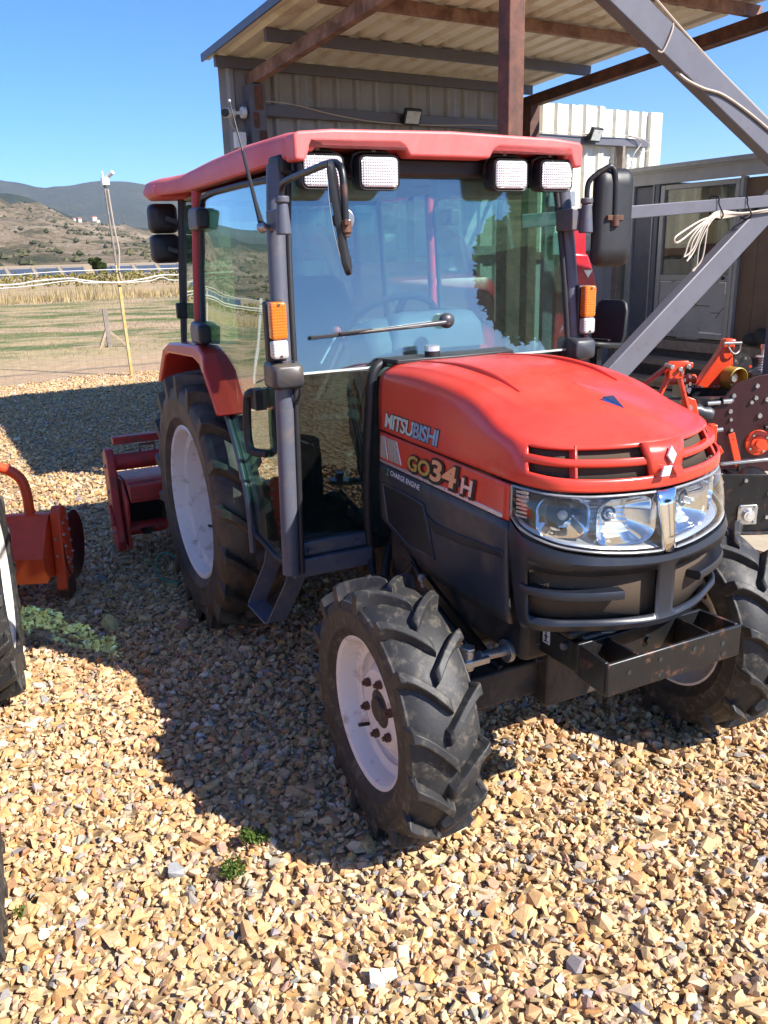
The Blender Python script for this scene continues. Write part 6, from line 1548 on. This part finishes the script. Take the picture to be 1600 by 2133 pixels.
ob('linkage', MB().cyl(fx(2.30,6.02,.50), fx(2.50,6.02,.515), .016).bb(fx(2.26,6.03,.46), fx(2.56,6.10,.56)), MT['blackm'], fm_, bevel=.006); ob('link_pin', MB().cyl(fx(2.33,5.99,.525), fx(2.42,5.99,.53), .015).cyl(fx(2.44,5.99,.535), fx(2.50,5.99,.54), .018), MT['zinc'], fm_)
ob('bellows', MB().tube([fx(2.16,6.0,.50-.01*k) + Vector((.035*k,0,0)) for k in range(7)], [.045,.058,.045,.058,.045,.058,.045], 14), MT['grey_plastic'], fm_, smooth=60)
sd = MB().lathe([(.001,0),(.10,0),(.105,.012),(.001,.012)], fx(2.86,6.75,.68), (.3,-.95,0), 36); ob('rear_disc', sd, MT['blackm'], fm_)
for k in range(5): ob('disc_bolt', MB().cyl(fx(2.86+.07*math.cos(k*1.2),6.73,.68+.07*math.sin(k*1.2)), fx(2.86+.07*math.cos(k*1.2),6.715,.68+.07*math.sin(k*1.2)), .011, n=8), MT['zinc' if k else 'orangered'], fm_)
ob('belt_arm', MB().bar(fx(2.84,6.60,.62), fx(2.97,6.58,.70), .012, .035), MT['steel'], fm_)
ob('spring_bolt', MB().cyl(fx(2.955,6.58,.56), fx(2.955,6.58,.84), .012).cyl(fx(2.955,6.58,.835), fx(2.955,6.58,.865), .022,n=8), MT['zinc'], fm_)
ob('spring', MB().tube([fx(2.955+.026*math.cos(k*.7),6.58+.026*math.sin(k*.7),.66+.0022*k) for k in range(50)], .005, 6), MT['zinc'], fm_); ob('spring_washer', MB().cyl(fx(2.955,6.58,.772), fx(2.955,6.58,.778), .05), MT['emblem'], fm_); ob('spring_seat', MB().bb(fx(2.86,6.52,.50), fx(3.10,6.70,.655)), MT['blackm'], fm_, bevel=.006)
# hitch A-frame in front
af = thing('hitch_frame', 'bright red three point hitch A frame with chained pin behind the bonnet', 'hitch', (2.0, 5.6, 0))
def ax_(x, y, z): return Vector((x - 2.0, y - 5.6, z))
ob('leg', MB().bar(ax_(1.905,5.60,.86), ax_(1.62,5.72,.60), .018, .06, (0,1,0)), MT['crimson'], af, bevel=.004)
ob('leg', MB().bar(ax_(1.925,5.58,.85), ax_(1.80,5.55,.58), .018, .06, (0,1,0)), MT['orangered'], af, bevel=.004)
ob('leg', MB().bar(ax_(1.945,5.56,.84), ax_(2.06,5.50,.44), .018, .062, (0,1,0)), MT['orangered'], af, bevel=.004)
for dy_ in (-.05, .03): ob('cheek', MB().prism([(1.88,.80),(1.97,.80),(1.985,.875),(2.03,.87),(2.03,.905),(1.90,.905),(1.875,.87)], ax_(0,5.56+dy_,-.02), (1,0,0), (0,0,1), (0,.014,0)), MT['orangered'], af, bevel=.004)
for x,z in ((1.945,.845),(1.995,.862),(1.89,.86)): ob('pin', MB().cyl(ax_(x,5.49,z), ax_(x,5.62,z), .014), MT['zinc'], af, bevel=.002)
for k in range(9):
    t = k/8; p = ax_(1.955+.05*math.sin(t*PI)*.6+.045*t, 5.485, .825-.14*math.sin(t*PI)+.03*t); ob('chain_link', MB().tube([p + Vector((.006*math.cos(q*PI/3), (.006 if k % 2 else 0)*math.sin(q*PI/3), .011*math.sin(q*PI/3))) for q in range(6)], .0032, 5, closed=True), MT['zinc'], af)
ob('arm_plate', MB().prism([(1.975,.40),(1.975,.645),(2.02,.66),(2.07,.64),(2.10,.53),(2.16,.455),(2.175,.42),(2.16,.36),(2.08,.40)], ax_(0,5.52,0), (1,0,0), (0,0,1), (0,.02,0)), MT['orangered'], af, bevel=.005)
for x,z,r_ in ((2.03,.585,.022),(2.055,.53,.010),(2.0,.64,.010)): ob('plate_bolt', MB().cyl(ax_(x,5.519,z), ax_(x,5.505,z), r_, r_*.85, 10), MT['zinc'], af)
ob('upright', MB().bb(ax_(2.165,5.48,.20), ax_(2.215,5.54,.475)), MT['orangered'], af, bevel=.006); ob('lower_pin', MB().cyl(ax_(2.11,5.50,.425), ax_(2.255,5.50,.44), .014), MT['zinc'], af)
ob('foot', MB().prism([(2.10,.10),(2.20,.20),(2.28,.285),(2.25,.33),(2.19,.26),(2.05,.16)], ax_(0,5.5,0), (1,0,0), (0,0,1), (0,.05,0)), MT['orangered'], af, bevel=.006); ob('base', MB().bb(ax_(1.6,5.5,.02), ax_(2.25,5.8,.11)).bb(ax_(1.62,5.68,.1), ax_(1.66,5.74,.62)).bb(ax_(1.78,5.52,.1), ax_(1.82,5.57,.6)), MT['orangered'], af, bevel=.006)
# black mower deck nearer the camera
bd = thing('mower_deck', 'black steel mower end plate with square zinc bearing flange beside front tyre', 'mower', (2.05, 4.62, 0))
def bx_(x, y, z): return Vector((x - 2.05, y - 4.62, z))
ob('end_plate', MB().prism([(1.80,.36),(2.45,.345),(2.48,.10),(2.36,-.0),(2.20,.012),(1.93,.03),(1.82,.08)], bx_(0,4.62,.01), (1,0,0), (0,0,1), (0,.012,0)), MT['blackm'], bd, bevel=.004)
ob('top_cover', MB().prism([(1.86,.372),(2.45,.358),(2.60,.52),(2.10,.50)], bx_(0,4.634,.012), (1,0,0), (0,.55,.45), (0,.0,.006)), MT['greysteel'], bd, bevel=.002)
ob('bearing_flange', MB().prism(rrect(.112,.118,.016,4), bx_(2.078,4.618,.128), (1,0,0), (0,0,1), (0,-.010,0)), MT['zinc'], bd, bevel=.003)
ob('bearing', MB().lathe([(.001,.034),(.016,.034),(.018,.026),(.030,.026),(.036,.012),(.040,0)], bx_(2.078,4.608,.128), (0,-1,0), 32), MT['chrome_soft'], bd, smooth=40)
for a, b_ in ((-1,-1),(1,-1),(-1,1),(1,1)): ob('flange_bolt', MB().cyl(bx_(2.078+a*.041,4.608,.128+b_*.044), bx_(2.078+a*.041,4.596,.128+b_*.044), .010, n=6), MT['zinc'], bd)
for x,z in ((2.051,.330),(1.911,.262),(2.19,.25),(2.19,.11),(1.915,.325)): ob('plate_bolt', MB().cyl(bx_(x,4.618,z), bx_(x,4.606,z), .012, .010, 10), MT['zinc'], bd)
ob('drum', MB().cyl(bx_(2.1,4.66,.16), bx_(2.35,5.20,.16), .10), MT['blackm'], bd); ob('skid', MB().tube([tuple(p) for p in crom([bx_(2.0,4.60,.03),bx_(2.12,4.60,.018),bx_(2.24,4.60,.03),bx_(2.32,4.60,.09)], 6)], .012, 8), MT['blackm'], bd)
ob('rail', MB().bar(bx_(1.96,4.75,.395), bx_(2.6,4.85,.42), .03, .016), MT['zinc'], bd, bevel=.003)
ob('tank', MB().loft([[bx_(2.55,5.15,.40) + Vector((t*.5-.1, a, b)) for a, b in rrect(w,w,.05,4)] for t,w in ((0,.10),(.2,.2),(.8,.2),(1,.12))]), MT['blackp'], bd, smooth=50)
